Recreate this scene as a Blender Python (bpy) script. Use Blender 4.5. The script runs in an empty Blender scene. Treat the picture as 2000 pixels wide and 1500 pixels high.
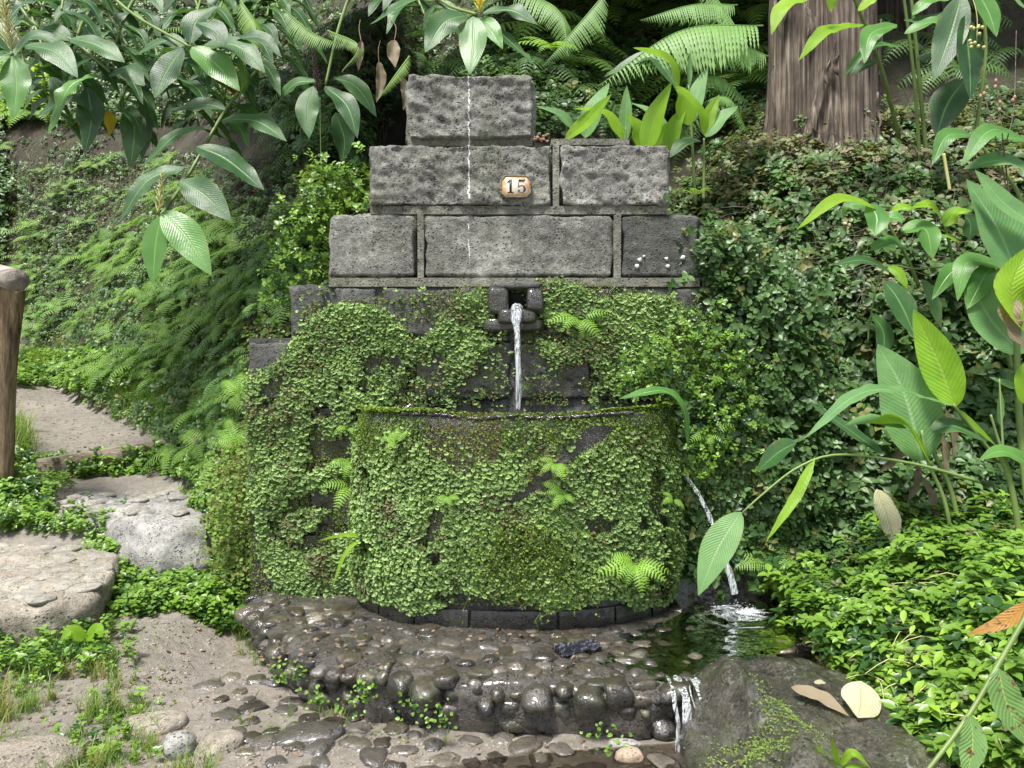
import bpy, math, random
import numpy as np
from mathutils import Vector, Matrix

# ------------------------------------------------------------------ camera, world, sun
S = bpy.context.scene
C = S.collection
EYE = np.array((0.0, 0.0, 1.256))
PITCH = math.atan(56 / 1500)
FPX = 1500.0
cam = bpy.data.objects.new('camera', bpy.data.cameras.new('camera'))
C.objects.link(cam)
cam.location = EYE
cam.rotation_euler = (math.pi / 2 - PITCH, 0, 0)
cam.data.sensor_width = 36
cam.data.lens = 27
cam.data.clip_start = 0.05
cam.data.clip_end = 400
S.camera = cam

SUN_EL, SUN_AZ = math.radians(66), math.radians(212)      # azimuth from +Y (into the picture), clockwise
w = bpy.data.worlds.new('World'); S.world = w; w.use_nodes = True
nt = w.node_tree
sky = nt.nodes.new('ShaderNodeTexSky'); sky.sky_type = 'NISHITA'; sky.sun_disc = False
sky.sun_elevation = SUN_EL; sky.sun_rotation = SUN_AZ
sky.air_density = 1.0; sky.dust_density = 2.5; sky.ozone_density = 1.0
bg = nt.nodes['Background']; bg.inputs[1].default_value = 0.10
hs = nt.nodes.new('ShaderNodeHueSaturation'); hs.inputs['Saturation'].default_value = .55      # thin bright cloud: a paler sky
nt.links.new(sky.outputs[0], hs.inputs['Color']); nt.links.new(hs.outputs[0], bg.inputs[0])
sl = bpy.data.lights.new('sun', 'SUN'); sl.energy = 3.3; sl.angle = math.radians(11); sl.color = (1, .965, .90)
so = bpy.data.objects.new('sun', sl); C.objects.link(so)
d = Vector((math.sin(SUN_AZ) * math.cos(SUN_EL), math.cos(SUN_AZ) * math.cos(SUN_EL), math.sin(SUN_EL)))
so.rotation_euler = d.to_track_quat('Z', 'Y').to_euler()
S.view_settings.view_transform = 'Standard'; S.view_settings.look = 'None'
S.view_settings.gamma = 1; S.view_settings.use_curve_mapping = False
S.view_settings.exposure = 1.2

random.seed(7)
RNG = np.random.default_rng(11)

# ------------------------------------------------------------------ geometry helpers
def ray(px, py):
    px = np.asarray(px, float); py = np.asarray(py, float)
    dx = (px - 1000) / FPX; dz = -(py - 750) / FPX
    c, s = math.cos(PITCH), math.sin(PITCH)
    return np.stack([dx, c + s * dz, -s + c * dz], -1)

def at(px, py, Y):
    r = ray(px, py); return EYE + r * (np.asarray(Y) / r[..., 1])[..., None]

def onz(px, py, z):
    r = ray(px, py); return EYE + r * ((z - EYE[2]) / r[..., 2])[..., None]

def sm(a, b, x):
    t = np.clip((x - a) / (b - a), 0, 1); return t * t * (3 - 2 * t)

def vnoise(P, seed=0):
    P = np.asarray(P, float); I = np.floor(P).astype(np.int64); f = P - I; u = f * f * (3 - 2 * f)
    def h(ix, iy, iz):
        n = (ix * 374761393 + iy * 668265263 + iz * 1274126177 + seed * 974634777) & 0xffffffff
        n = ((n ^ (n >> 13)) * 1274126177) & 0xffffffff
        n = n ^ (n >> 16)
        return (n & 0xffff) / 32767.5 - 1
    r = 0
    for a in (0, 1):
        for b in (0, 1):
            for c in (0, 1):
                wt = (u[..., 0] if a else 1 - u[..., 0]) * (u[..., 1] if b else 1 - u[..., 1]) * (u[..., 2] if c else 1 - u[..., 2])
                r = r + wt * h(I[..., 0] + a, I[..., 1] + b, I[..., 2] + c)
    return r

def fbm(P, sc=1.0, o=4, seed=0, gain=.5):
    P = np.asarray(P, float) * sc; r = 0; a = 1.0
    for k in range(o):
        r = r + a * vnoise(P, seed + k * 17); P = P * 2.03 + 5.1; a *= gain
    return r

def unit(v):
    v = np.asarray(v, float); return v / np.maximum(np.linalg.norm(v, axis=-1, keepdims=True), 1e-9)

def mesh(name, V, F, uv=None, tint=None, smooth=True):
    V = np.ascontiguousarray(V, np.float32)
    me = bpy.data.meshes.new(name)
    Fs = F if isinstance(F, list) else [F]
    Fs = [np.asarray(f, np.int32) for f in Fs if len(f)]
    li = np.concatenate([f.ravel() for f in Fs]); tot = np.concatenate([np.full(len(f), f.shape[1]) for f in Fs])
    st = np.concatenate([[0], np.cumsum(tot)[:-1]]).astype(np.int32)
    me.vertices.add(len(V)); me.vertices.foreach_set('co', V.ravel())
    me.loops.add(len(li)); me.loops.foreach_set('vertex_index', li)
    me.polygons.add(len(st)); me.polygons.foreach_set('loop_start', st)
    if uv is not None:
        l = me.uv_layers.new(name='UVMap'); l.data.foreach_set('uv', np.asarray(uv, np.float32)[li].ravel())
    if tint is not None:
        a = me.attributes.new('tint', 'FLOAT', 'POINT'); a.data.foreach_set('value', np.asarray(tint, np.float32))
    me.update(calc_edges=True)
    if smooth: me.polygons.foreach_set('use_smooth', np.ones(len(st), bool))
    me.validate()
    return me

def link(name, me, m=None, parent=None, loc=None):
    o = bpy.data.objects.new(name, me); C.objects.link(o)
    if m is not None and me is not None and not me.materials: me.materials.append(m)
    if parent is not None: o.parent = parent
    if loc is not None: o.location = tuple(loc)
    return o

def tag(o, label=None, cat=None, group=None, kind=None):
    if label: o['label'] = label
    if cat: o['category'] = cat
    if group: o['group'] = group
    if kind: o['kind'] = kind
    return o

def empty(name, loc, label=None, cat=None, group=None, rz=0):
    o = bpy.data.objects.new(name, None); C.objects.link(o); o.location = tuple(loc); o.rotation_euler = (0, 0, rz)
    o.empty_display_size = .05
    return tag(o, label, cat, group)

def catmull(P, n):
    P = np.asarray(P, float)
    if len(P) == 2: return P[0] + (P[1] - P[0]) * np.linspace(0, 1, n)[:, None]
    Q = np.vstack([2 * P[0] - P[1], P, 2 * P[-1] - P[-2]])
    L = np.concatenate([[0], np.cumsum(np.linalg.norm(np.diff(P, axis=0), axis=1))]); L /= L[-1]
    out = []
    for t in np.linspace(0, 1, n):
        i = min(np.searchsorted(L, t, 'right') - 1, len(P) - 2); u = (t - L[i]) / max(L[i + 1] - L[i], 1e-9)
        a, b, c, e = Q[i], Q[i + 1], Q[i + 2], Q[i + 3]
        out.append(.5 * (2 * b + (c - a) * u + (2 * a - 5 * b + 4 * c - e) * u * u + (3 * b - a - 3 * c + e) * u ** 3))
    return np.array(out)

def grid_faces(nr, nc, wrap=False):
    i = np.arange(nr - 1)[:, None]; j = np.arange(nc if wrap else nc - 1)[None, :]
    j2 = (j + 1) % nc
    return np.stack([i * nc + j, i * nc + j2, (i + 1) * nc + j2, (i + 1) * nc + j], -1).reshape(-1, 4)

def tube(P, R, n=8, seg=None, cap=True):
    P = catmull(P, seg) if seg else np.asarray(P, float)
    R = np.interp(np.linspace(0, 1, len(P)), np.linspace(0, 1, len(np.atleast_1d(R))), np.atleast_1d(R))
    T = unit(np.gradient(P, axis=0)); ref = np.array((.13, .97, .2)) if abs(T[0][2]) > .7 else np.array((0, .1, 1.))
    A = unit(np.cross(T, ref)); B = np.cross(T, A)
    th = np.arange(n) / n * 2 * math.pi
    V = P[:, None] + R[:, None, None] * (A[:, None] * np.cos(th)[None, :, None] + B[:, None] * np.sin(th)[None, :, None])
    V = V.reshape(-1, 3); F = [grid_faces(len(P), n, True)]
    if cap:
        F.append(np.array([list(range(n))[::-1], [(len(P) - 1) * n + k for k in range(n)]]))
    return V, F

class Buf:
    def __init__(s): s.V = []; s.F = {}; s.U = []; s.T = []; s.n = 0
    def add(s, V, F, uv=None, tint=0.5):
        V = np.asarray(V, float); Fs = F if isinstance(F, list) else [F]
        for f in Fs:
            f = np.asarray(f)
            if len(f): s.F.setdefault(f.shape[1], []).append(f + s.n)
        s.V.append(V); s.U.append(np.zeros((len(V), 2)) if uv is None else uv)
        s.T.append(np.full(len(V), tint) if np.isscalar(tint) else tint); s.n += len(V)
    def build(s, name, m=None, parent=None, off=None, smooth=True):
        V = np.vstack(s.V)
        if off is not None: V = V - np.asarray(off)
        return link(name, mesh(name, V, [np.vstack(f) for f in s.F.values()], np.vstack(s.U), np.concatenate(s.T), smooth), m, parent)

def basis(Z, Y):
    Z = unit(Z); X = unit(np.cross(Y, Z)); Y = np.cross(Z, X)
    return np.stack([X, Y, Z], -1)          # columns

def instance(tmpl, P, Z, Y, s, tint=None):
    V, F, U = tmpl; n = len(P); B = basis(Z, Y); s = np.asarray(s).reshape(-1, 1, 1)
    W = np.einsum('nij,kj->nki', B, V) * s + P[:, None]
    Fo = [(f[None] + (np.arange(n) * len(V))[:, None, None]).reshape(-1, f.shape[1]) for f in (F if isinstance(F, list) else [F])]
    t = (RNG.random(n) if tint is None else np.asarray(tint))
    return W.reshape(-1, 3), Fo, np.tile(U, (n, 1)), np.repeat(t, len(V))

def scatter(name, tmpl, P, Z, Y, s, m, tint=None, parent=None):
    V, F, U, T = instance(tmpl, P, Z, Y, s, tint)
    return link(name, mesh(name, V, F, U, T), m, parent)

def rnd(n, a=-1, b=1): return RNG.uniform(a, b, n)
def rvec(n): return unit(RNG.normal(size=(n, 3)))

def inpoly(x, y, poly):
    x = np.asarray(x); y = np.asarray(y); r = np.zeros(x.shape, bool); n = len(poly)
    for i in range(n):
        x0, y0 = poly[i]; x1, y1 = poly[(i + 1) % n]
        if y0 == y1: continue
        c = ((y0 > y) != (y1 > y)) & (x < (x1 - x0) * (y - y0) / (y1 - y0) + x0)
        r ^= c
    return r

def samplepoly(poly, n):
    p = np.array(poly); out = np.zeros((0, 2)); lo, hi = p.min(0), p.max(0)
    while len(out) < n:
        q = lo + RNG.random((n * 2, 2)) * (hi - lo); out = np.vstack([out, q[inpoly(q[:, 0], q[:, 1], poly)]])
    return out[:n]

# ------------------------------------------------------------------ terrain function
FOOT = np.array([(-30, 12.5), (-14, 11.2), (-7.6, 10.7), (-6.2, 10.1), (-5.4, 9.0), (-4.25, 7.5), (-2.75, 6.1), (-1.95, 4.75),
                 (-1.45, 4.35), (1.25, 4.35), (1.6, 4.2), (2.2, 3.95), (3.5, 3.6), (7, 2.6), (30, 0)])

def foot_t(x, y):
    best = np.full(x.shape, 1e9); sg = np.ones(x.shape)
    for a, b in zip(FOOT[:-1], FOOT[1:]):
        dx, dy = b - a; L = dx * dx + dy * dy
        u = np.clip(((x - a[0]) * dx + (y - a[1]) * dy) / L, 0, 1)
        qx, qy = x - a[0] - u * dx, y - a[1] - u * dy; D = np.hypot(qx, qy)
        s = np.sign(dx * (y - a[1]) - dy * (x - a[0]))
        m = D < best - 1e-9; best = np.where(m, D, best); sg = np.where(m, s, sg)
    return best * np.where(sg == 0, 1, sg)

def low_ground(x, y):
    gl = np.interp(y, [0, 2, 2.7, 3.4, 3.9, 4.4, 5.0, 5.5, 5.7, 6, 7.5, 9, 9.75, 9.85, 14, 30],
                   [-.3, -.25, -.2, -.08, -.04, .02, .2, .34, .5, .56, .78, .88, .98, 1.22, 1.9, 4])
    # landing starts along the oblique riser board
    yb = 5.62 + (x + 3.5) * .53
    step = np.interp(y, [4.4, 5.0], [.02, .2]) + np.clip(y - 5.0, 0, 1) * .22
    gl = np.where((y > 5) & (y < yb) & (y < 6.2), step, gl)
    gl = gl + .22 * np.exp(-((x + 3.45) ** 2 + (y - 5.05) ** 2) / .12)
    gl = gl + .17 * np.exp(-(x + 2.75) ** 2 / .22 - (y - 4.62) ** 2 / .05)
    gl = gl + .5 * sm(-4.4, -7, x) * sm(3, 6, y)
    gc = np.full(x.shape, -.2)
    gr = -.2 + .52 * sm(1.0, 2.2, x) * sm(1.2, 2.6, y)
    wl = 1 - sm(-1.75, -1.35, x)
    return gl * wl + (1 - wl) * np.where(x > .5, gr, gc)

def H(x, y, detail=True):
    x = np.asarray(x, float); y = np.asarray(y, float)
    g = low_ground(x, y); t = foot_t(x, y)
    pl = np.interp(t, [0, .25, .8, 1.5, 2.4, 4, 9, 20, 40], [0, .45, 1.6, 2.6, 3.4, 5.0, 12, 20, 26])
    pr = np.interp(t, [0, .3, .9, 1.5, 2.4, 4, 9, 20, 40], [0, .6, 1.85, 2.35, 2.8, 4.2, 12, 20, 26])
    hw = np.interp(np.abs(x), [0, .5, .9, 1.2], [2.15, 2.05, 1.7, 1.2])
    pw = np.interp(t, [0, .1, .16], [0, 0, 1]) * (hw + .2) + np.clip(t - .16, 0, None) * .75
    pw = np.maximum(pw, np.where(t > 1.6, pr, 0))
    wr = sm(-1, 1, x); pb = pl * (1 - wr) + pr * wr
    ww = (1 - sm(1.15, 1.35, np.abs(x)))
    b = pb * (1 - ww) + pw * ww
    z = g + np.where(t > 0, b, 0)
    if detail:
        P = np.stack([x, y, z * .6], -1)
        on = sm(0, .5, t)
        z = z + on * (.22 * fbm(P, .9, 3, 3) + .06 * fbm(P, 4, 3, 9)) * (1 - .75 * ww) + .018 * fbm(P, 2.2, 3, 5) + .012 * fbm(P, 11, 2, 6)
    return z

def Hn(x, y):
    e = .06; zx = (H(x + e, y) - H(x - e, y)) / (2 * e); zy = (H(x, y + e) - H(x, y - e)) / (2 * e)
    return unit(np.stack([-zx, -zy, np.ones_like(zx)], -1))

def hit(px, py):
    r = ray(px, py); r = r / r[..., 1:2]
    ys = np.concatenate([np.arange(2.0, 8, .04), np.arange(8, 24, .12)])
    done = np.zeros(np.shape(px), bool); Y = np.full(np.shape(px), 24.0)
    for yy in ys:
        p = EYE + r * yy
        u = (p[..., 2] < H(p[..., 0], p[..., 1])) & ~done
        Y = np.where(u, yy, Y); done |= u
    p = EYE + r * Y[..., None]
    p[..., 2] = H(p[..., 0], p[..., 1])
    return p

def hit1(px, py): return hit(np.array([px]), np.array([py]))[0]

# ------------------------------------------------------------------ materials
def newmat(name):
    m = bpy.data.materials.new(name); m.use_nodes = True; t = m.node_tree; t.nodes.clear()
    o = t.nodes.new('ShaderNodeOutputMaterial')
    return m, t, o

def nd(t, typ, ins=None, **at_):
    n = t.nodes.new(typ)
    for k, v in at_.items(): setattr(n, k, v)
    for k, v in (ins or {}).items():
        s = n.inputs[k]
        if isinstance(v, bpy.types.NodeSocket): t.links.new(v, s)
        else: s.default_value = v
    return n

def mth(t, op, a, b=0.0, c=None, clamp=False):
    ins = {0: a, 1: b}
    if c is not None: ins[2] = c
    n = nd(t, 'ShaderNodeMath', ins, operation=op, use_clamp=clamp); return n.outputs[0]

def ramp(t, fac, stops):
    n = nd(t, 'ShaderNodeValToRGB', {0: fac}); e = n.color_ramp.elements
    while len(e) < len(stops): e.new(.5)
    for q, (p, c) in zip(e, stops):
        q.position = p; c = (c, c, c) if np.isscalar(c) else c; q.color = (*c, 1)
    return n.outputs[0]

def mix(t, f, a, b, mode='MIX'):
    n = nd(t, 'ShaderNodeMix', data_type='RGBA', blend_type=mode)
    for i, v in ((0, f), (6, a), (7, b)):
        s = n.inputs[i]
        if isinstance(v, bpy.types.NodeSocket): t.links.new(v, s)
        else: s.default_value = v if i == 0 else ((*v, 1) if len(v) == 3 else v)
    return n.outputs[2]

def noise(t, vec, sc, det=4, rough=.55, dist=0.0, off=None):
    if off: vec = nd(t, 'ShaderNodeVectorMath', {0: vec, 1: off}, operation='ADD').outputs[0]
    return nd(t, 'ShaderNodeTexNoise', {'Vector': vec, 'Scale': sc, 'Detail': det, 'Roughness': rough, 'Distortion': dist}).outputs[0]

def pos(t): return nd(t, 'ShaderNodeNewGeometry').outputs['Position']

def bump(t, h, strength=.5, dist=.01, normal=None):
    ins = {'Height': h, 'Strength': strength, 'Distance': dist}
    if normal is not None: ins['Normal'] = normal
    return nd(t, 'ShaderNodeBump', ins).outputs[0]

def leaf_mat(name, c0, c1, rough=.4, transl=.3, tcol=None, veins=0.0, nv=14, rib=None, attr=True, spots=0.0, dead=None, spec=.42):
    m, t, o = newmat(name)
    if attr: f = nd(t, 'ShaderNodeAttribute', attribute_name='tint').outputs['Fac']
    else: f = nd(t, 'ShaderNodeObjectInfo').outputs['Random']
    col = mix(t, f, c0, c1)
    g = noise(t, pos(t), 9, 3)
    col = mix(t, mth(t, 'MULTIPLY', mth(t, 'SUBTRACT', g, .35, clamp=True), 1.3, clamp=True), col, [min(1, v * 1.5) for v in c1])
    if dead is not None:      # a small share of the leaves is withered
        dm = ramp(t, f, [(.0, 1.0), (dead[1], 1.0), (dead[1] + .01, 0.0), (1, 0.0)])
        col = mix(t, dm, col, dead[0])
    nrm = None
    if veins or rib:
        uv = nd(t, 'ShaderNodeSeparateXYZ', {0: nd(t, 'ShaderNodeUVMap').outputs[0]})
        au = mth(t, 'ABSOLUTE', mth(t, 'SUBTRACT', uv.outputs[0], .5))
        rb = ramp(t, au, [(0, 1), (.012, 1), (.045, 0), (1, 0)])
        ph = mth(t, 'SUBTRACT', mth(t, 'MULTIPLY', uv.outputs[1], nv), mth(t, 'MULTIPLY', au, nv * .42))
        wv = mth(t, 'SINE', mth(t, 'MULTIPLY', ph, 6.283))
        fine = noise(t, pos(t), 60, 2)
        h = mth(t, 'ADD', mth(t, 'MULTIPLY', wv, veins), mth(t, 'MULTIPLY', rb, -1.2))
        h = mth(t, 'ADD', h, mth(t, 'MULTIPLY', fine, .8))
        nrm = bump(t, h, .55, .003)
        col = mix(t, mth(t, 'MULTIPLY', mth(t, 'GREATER_THAN', wv, .8), veins * .35), col, [min(1, v * 2.0 + .02) for v in c1])
        if not spots:      # browned, nibbled margins and faint blotches
            ed = mth(t, 'MULTIPLY', ramp(t, au, [(0, 0), (.40, 0), (.49, 1), (1, 1)]), ramp(t, noise(t, pos(t), 22, 4, .7, off=(5, 1, 9)), [(0, 0), (.5, 0), (.62, 1), (1, 1)]))
            col = mix(t, mth(t, 'MULTIPLY', ed, .7), col, (.26, .19, .07))
            bl = ramp(t, noise(t, pos(t), 70, 2, .5, off=(2, 2, 5)), [(0, 0), (.70, 0), (.73, 1), (1, 1)])
            col = mix(t, mth(t, 'MULTIPLY', bl, .5), col, (.20, .20, .08))
        if rib: col = mix(t, mth(t, 'MULTIPLY', rb, .75), col, rib)
    if spots:
        sp = noise(t, pos(t), 45, 3)
        col = mix(t, ramp(t, sp, [(0, 0), (.70 - spots * .1, 0), (.74 - spots * .1, 1), (1, 1)]), col, (.13, .07, .025))
    ins = {'Base Color': col, 'Roughness': rough, 'Specular IOR Level': spec}
    if nrm is not None: ins['Normal'] = nrm
    p = nd(t, 'ShaderNodeBsdfPrincipled', ins)
    tc = tcol or (c1[0] * 2.6, c1[1] * 2.2, c1[2] * .5)
    tr = nd(t, 'ShaderNodeBsdfTranslucent', {0: mix(t, .6, col, tuple(min(.9, v) for v in tc))})
    mx = nd(t, 'ShaderNodeMixShader', {0: transl, 1: p.outputs[0], 2: tr.outputs[0]})
    t.links.new(mx.outputs[0], o.inputs[0])
    return m

M = {}
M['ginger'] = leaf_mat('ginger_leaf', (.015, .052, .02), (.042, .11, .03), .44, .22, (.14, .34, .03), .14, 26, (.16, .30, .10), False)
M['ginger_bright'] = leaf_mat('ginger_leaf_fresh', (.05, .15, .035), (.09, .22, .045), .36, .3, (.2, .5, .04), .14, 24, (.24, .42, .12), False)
M['lime'] = leaf_mat('young_leaf', (.16, .34, .02), (.26, .45, .03), .4, .5, (.5, .75, .03), .4, 18, (.35, .5, .08), False)
M['glaucous'] = leaf_mat('canna_leaf', (.085, .20, .07), (.14, .28, .09), .5, .3, (.25, .5, .1), .28, 26, (.26, .42, .2), False)
M['gold'] = leaf_mat('yellow_leaf', (.45, .36, .02), (.5, .42, .04), .45, .4, (.8, .6, .05), .3, 18, (.5, .4, .1), False)
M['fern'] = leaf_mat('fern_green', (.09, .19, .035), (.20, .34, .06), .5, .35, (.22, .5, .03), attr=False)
M['fern_dark'] = leaf_mat('fern_shade', (.045, .105, .03), (.11, .20, .05), .5, .3, (.12, .3, .03), attr=False)  # darker copy of the fern green, the bank's shade put into its colour
M['fern_lime'] = leaf_mat('fern_fresh', (.13, .29, .03), (.21, .38, .04), .5, .4, (.45, .7, .05), attr=False)
M['fern_pale'] = leaf_mat('fern_pale', (.10, .22, .06), (.17, .31, .08), .5, .35, (.25, .5, .12), attr=False)
M['wort'] = leaf_mat('liverwort_green', (.032, .08, .02), (.225, .345, .10), .5, .2, attr=True, dead=((.15, .13, .06), .06))
M['wortfine'] = leaf_mat('moss_green', (.035, .08, .014), (.15, .235, .035), .6, .2, attr=True, dead=((.14, .115, .03), .14))
M['ivy'] = leaf_mat('creeper_leaf', (.014, .045, .014), (.085, .165, .045), .42, .22, attr=True, dead=((.16, .17, .05), .06))
M['ivydry'] = leaf_mat('creeper_leaf_dry', (.025, .045, .018), (.17, .20, .08), .5, .25, attr=True, dead=((.20, .17, .10), .14))
M['trad'] = leaf_mat('spiderwort_leaf', (.028, .085, .014), (.17, .30, .042), .33, .3, (.35, .55, .05), attr=True, dead=((.03, .08, .02), .22))
M['limeclump'] = leaf_mat('lime_sunlit_leaf', (.12, .26, .025), (.30, .46, .05), .5, .4, attr=True)  # lime green; also carries sunlight on the crest and the wall clump
M['grass'] = leaf_mat('grass_blade', (.07, .14, .028), (.17, .27, .06), .5, .35, attr=True, dead=((.3, .25, .1), .14))
M['grassfine'] = leaf_mat('horsetail_green', (.06, .15, .03), (.12, .24, .045), .5, .35, attr=True)
M['dead'] = leaf_mat('dead_leaf', (.10, .078, .045), (.22, .18, .115), .75, .15, (.22, .18, .10), .3, 12, (.3, .22, .13), False)
M['litter'] = leaf_mat('leaf_litter', (.07, .045, .028), (.20, .145, .085), .7, .1, attr=True)
M['deadpale'] = leaf_mat('bleached_leaf', (.36, .36, .20), (.46, .44, .28), .6, .25, (.6, .55, .25), .4, 14, (.4, .36, .2), False)
M['orange'] = leaf_mat('orange_leaf', (.26, .12, .02), (.32, .16, .03), .5, .3, (.55, .26, .04), .3, 12, (.4, .25, .05), False, spots=1)
M['spotted'] = leaf_mat('spotted_leaf', (.10, .20, .05), (.14, .26, .08), .4, .3, (.3, .5, .08), .3, 14, (.3, .42, .12), False, spots=1)
M['stem'] = leaf_mat('plant_stem', (.09, .14, .035), (.15, .22, .06), .45, 0.05, attr=False)
M['bract'] = leaf_mat('flower_bud', (.42, .42, .16), (.5, .5, .22), .5, .2, attr=False)
M['flower'] = leaf_mat('yellow_flower', (.6, .5, .05), (.7, .6, .08), .5, .3, attr=False)

def stone_mat(name, lo, mid, hi, rough=.9, lichen=.5, streak=False, wet=0.0, green=0.0, scale=1.0, bstr=1.0, mudtop=None):
    m, t, o = newmat(name); p = pos(t)
    n1 = noise(t, p, 3.2 * scale, 4, .6); n2 = noise(t, p, 27 * scale, 8, .74); n3 = noise(t, p, 150, 3, .6)
    pit = nd(t, 'ShaderNodeTexVoronoi', {'Vector': p, 'Scale': 62 * scale, 'Randomness': 1.0}, feature='F1').outputs[0]
    pitm = mth(t, 'MULTIPLY', ramp(t, pit, [(0, 1), (.20, 1), (.36, 0), (1, 0)]), ramp(t, noise(t, p, 14, 2), [(0, 0), (.42, 0), (.58, 1), (1, 1)]))
    f = mth(t, 'ADD', mth(t, 'MULTIPLY', n1, .45), mth(t, 'MULTIPLY', n2, .6))
    col = ramp(t, f, [(.41, lo), (.54, mid), (.68, hi)])
    wthr = ramp(t, noise(t, p, 11, 5, .7, off=(7, 3, 2)), [(.35, .62), (.5, 1.0), (.66, 1.25)])
    col = mix(t, 1.0, col, wthr, 'MULTIPLY')
    spk = nd(t, 'ShaderNodeTexVoronoi', {'Vector': p, 'Scale': 210.0}, feature='F1').outputs['Color']
    col = mix(t, .35, col, mix(t, spk, [v * .5 for v in lo], [min(1, v * 1.1) for v in hi]))
    col = mix(t, mth(t, 'MULTIPLY', pitm, .8), col, [v * .35 for v in lo])
    if green:
        g = ramp(t, noise(t, p, 5, 5, .7, off=(3, 1, 7)), [(0, 0), (.48, 0), (.66, 1), (1, 1)])
        col = mix(t, mth(t, 'MULTIPLY', g, green), col, (.075, .095, .025))
    if lichen:
        l = mth(t, 'MULTIPLY', ramp(t, noise(t, p, 7, 3, .6, off=(9, 2, 4)), [(0, 0), (.53, 0), (.72, 1), (1, 1)]),
                ramp(t, noise(t, p, 55, 4, .7, off=(1, 5, 2)), [(0, 0), (.5, 0), (.62, 1), (1, 1)]))
        col = mix(t, mth(t, 'MULTIPLY', l, lichen), col, (.42, .45, .40))
    if streak:
        s = nd(t, 'ShaderNodeSeparateXYZ', {0: p})
        jit = mth(t, 'MULTIPLY', mth(t, 'SUBTRACT', noise(t, p, 45, 3), .5), .034)
        dx = mth(t, 'ABSOLUTE', mth(t, 'ADD', mth(t, 'ADD', s.outputs[0], .2213), jit))
        wln = ramp(t, mth(t, 'MULTIPLY', dx, 100), [(0, 1), (.18, 1), (.40, 0), (1, 0)])
        br = ramp(t, noise(t, p, 60, 2, off=(0, 0, 3)), [(0, 0), (.36, 0), (.44, 1), (1, 1)])
        zz = ramp(t, mth(t, 'MULTIPLY', mth(t, 'SUBTRACT', s.outputs[2], 1.6), .8, clamp=True),
                  [(0, 0), (.12, .0), (.14, .75), (.2, .75), (.205, 0), (.24, 0), (.245, .8), (.265, .8), (.27, 0), (.365, 0), (.37, 1), (1, 1)])
        col = mix(t, mth(t, 'MULTIPLY', mth(t, 'MULTIPLY', wln, br), zz), col, (.78, .8, .78))
    if mudtop:
        rn = nd(t, 'ShaderNodeObjectInfo').outputs['Random']
        col = mix(t, 1.0, col, ramp(t, rn, [(0, (.55, .55, .6)), (.3, (.9, .9, .95)), (.55, (1.3, 1.15, .95)), (.8, (1.5, 1.5, 1.5)), (1, (2.3, 2.1, 1.75))]), 'MULTIPLY')
        nz = nd(t, 'ShaderNodeSeparateXYZ', {0: nd(t, 'ShaderNodeNewGeometry').outputs['Normal']}).outputs[2]
        mm = ramp(t, mth(t, 'ADD', mth(t, 'MULTIPLY', nz, .35), mth(t, 'MULTIPLY', noise(t, p, 18, 4, .65, off=(2, 8, 1)), .7)), [(0, 0), (.58, 0), (.72, 1), (1, 1)])
        col = mix(t, mth(t, 'MULTIPLY', mm, .6), col, mudtop)
    h = mth(t, 'ADD', mth(t, 'MULTIPLY', n2, 1.0), mth(t, 'MULTIPLY', n3, .35))
    h = mth(t, 'SUBTRACT', h, mth(t, 'MULTIPLY', pitm, .5))
    nrm = bump(t, h, bstr, .012)
    r = rough
    if wet: r = ramp(t, n1, [(0, rough), (.36, rough), (.5, max(.08, rough - wet)), (1, max(.08, rough - wet))])
    b = nd(t, 'ShaderNodeBsdfPrincipled', {'Base Color': col, 'Roughness': r, 'Normal': nrm, 'Specular IOR Level': .5})
    if wet:      # a film of water over the stone
        b.inputs['Coat Weight'].default_value = min(.8, wet * 3); b.inputs['Coat Roughness'].default_value = .09; b.inputs['Coat IOR'].default_value = 1.5
        t.links.new(bump(t, noise(t, p, 26, 3, .5, off=(3, 3, 8)), .35, .01), b.inputs['Coat Normal'])
    t.links.new(b.outputs[0], o.inputs[0]); return m

M['basalt'] = stone_mat('basalt_block', (.034, .034, .029), (.15, .15, .13), (.40, .40, .36), .92, .75, streak=True, green=.25)
M['basalt_pale'] = stone_mat('basalt_lichened', (.05, .049, .043), (.19, .188, .165), (.46, .455, .42), .92, 1.0, streak=True, green=.2)
M['basalt_dark'] = stone_mat('basalt_dark', (.016, .0165, .016), (.062, .064, .060), (.19, .195, .18), .8, .25, green=.2)
M['basalt_wet'] = stone_mat('basalt_wet', (.008, .008, .008), (.022, .022, .019), (.055, .052, .042), .5, .0, wet=.3, green=.5)
M['mortar'] = stone_mat('lime_mortar', (.07, .07, .055), (.18, .178, .145), (.34, .335, .28), .95, .5, streak=True, green=.5, bstr=1.0)
M['paving'] = stone_mat('wet_mortar', (.030, .027, .023), (.078, .070, .059), (.17, .155, .13), .34, .0, wet=.22, scale=1.2, bstr=1.4)
M['cobble'] = stone_mat('wet_cobble', (.028, .026, .023), (.065, .06, .052), (.13, .12, .10), .30, .4, wet=.222, bstr=.5, mudtop=(.085, .076, .064))
M['cobble_black'] = stone_mat('wet_black_cobble', (.010, .009, .008), (.028, .026, .022), (.075, .07, .06), .22, .0, wet=.13, green=.35, bstr=.5, mudtop=(.055, .045, .034))
M['cobble_dry'] = stone_mat('dry_cobble', (.13, .12, .10), (.25, .235, .2), (.42, .40, .35), .85, .2, bstr=.4)
M['step'] = stone_mat('step_stone', (.13, .108, .082), (.29, .25, .20), (.50, .455, .385), .85, .3, green=.3, bstr=1.0)
M['boulder'] = stone_mat('grey_boulder', (.11, .106, .098), (.26, .254, .238), (.48, .47, .45), .85, .4, green=.2, bstr=1.0)
M['boulder_wet'] = stone_mat('wet_boulder', (.008, .007, .006), (.028, .024, .019), (.13, .12, .10), .30, .4, wet=.22, green=.35, bstr=1.0)
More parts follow.
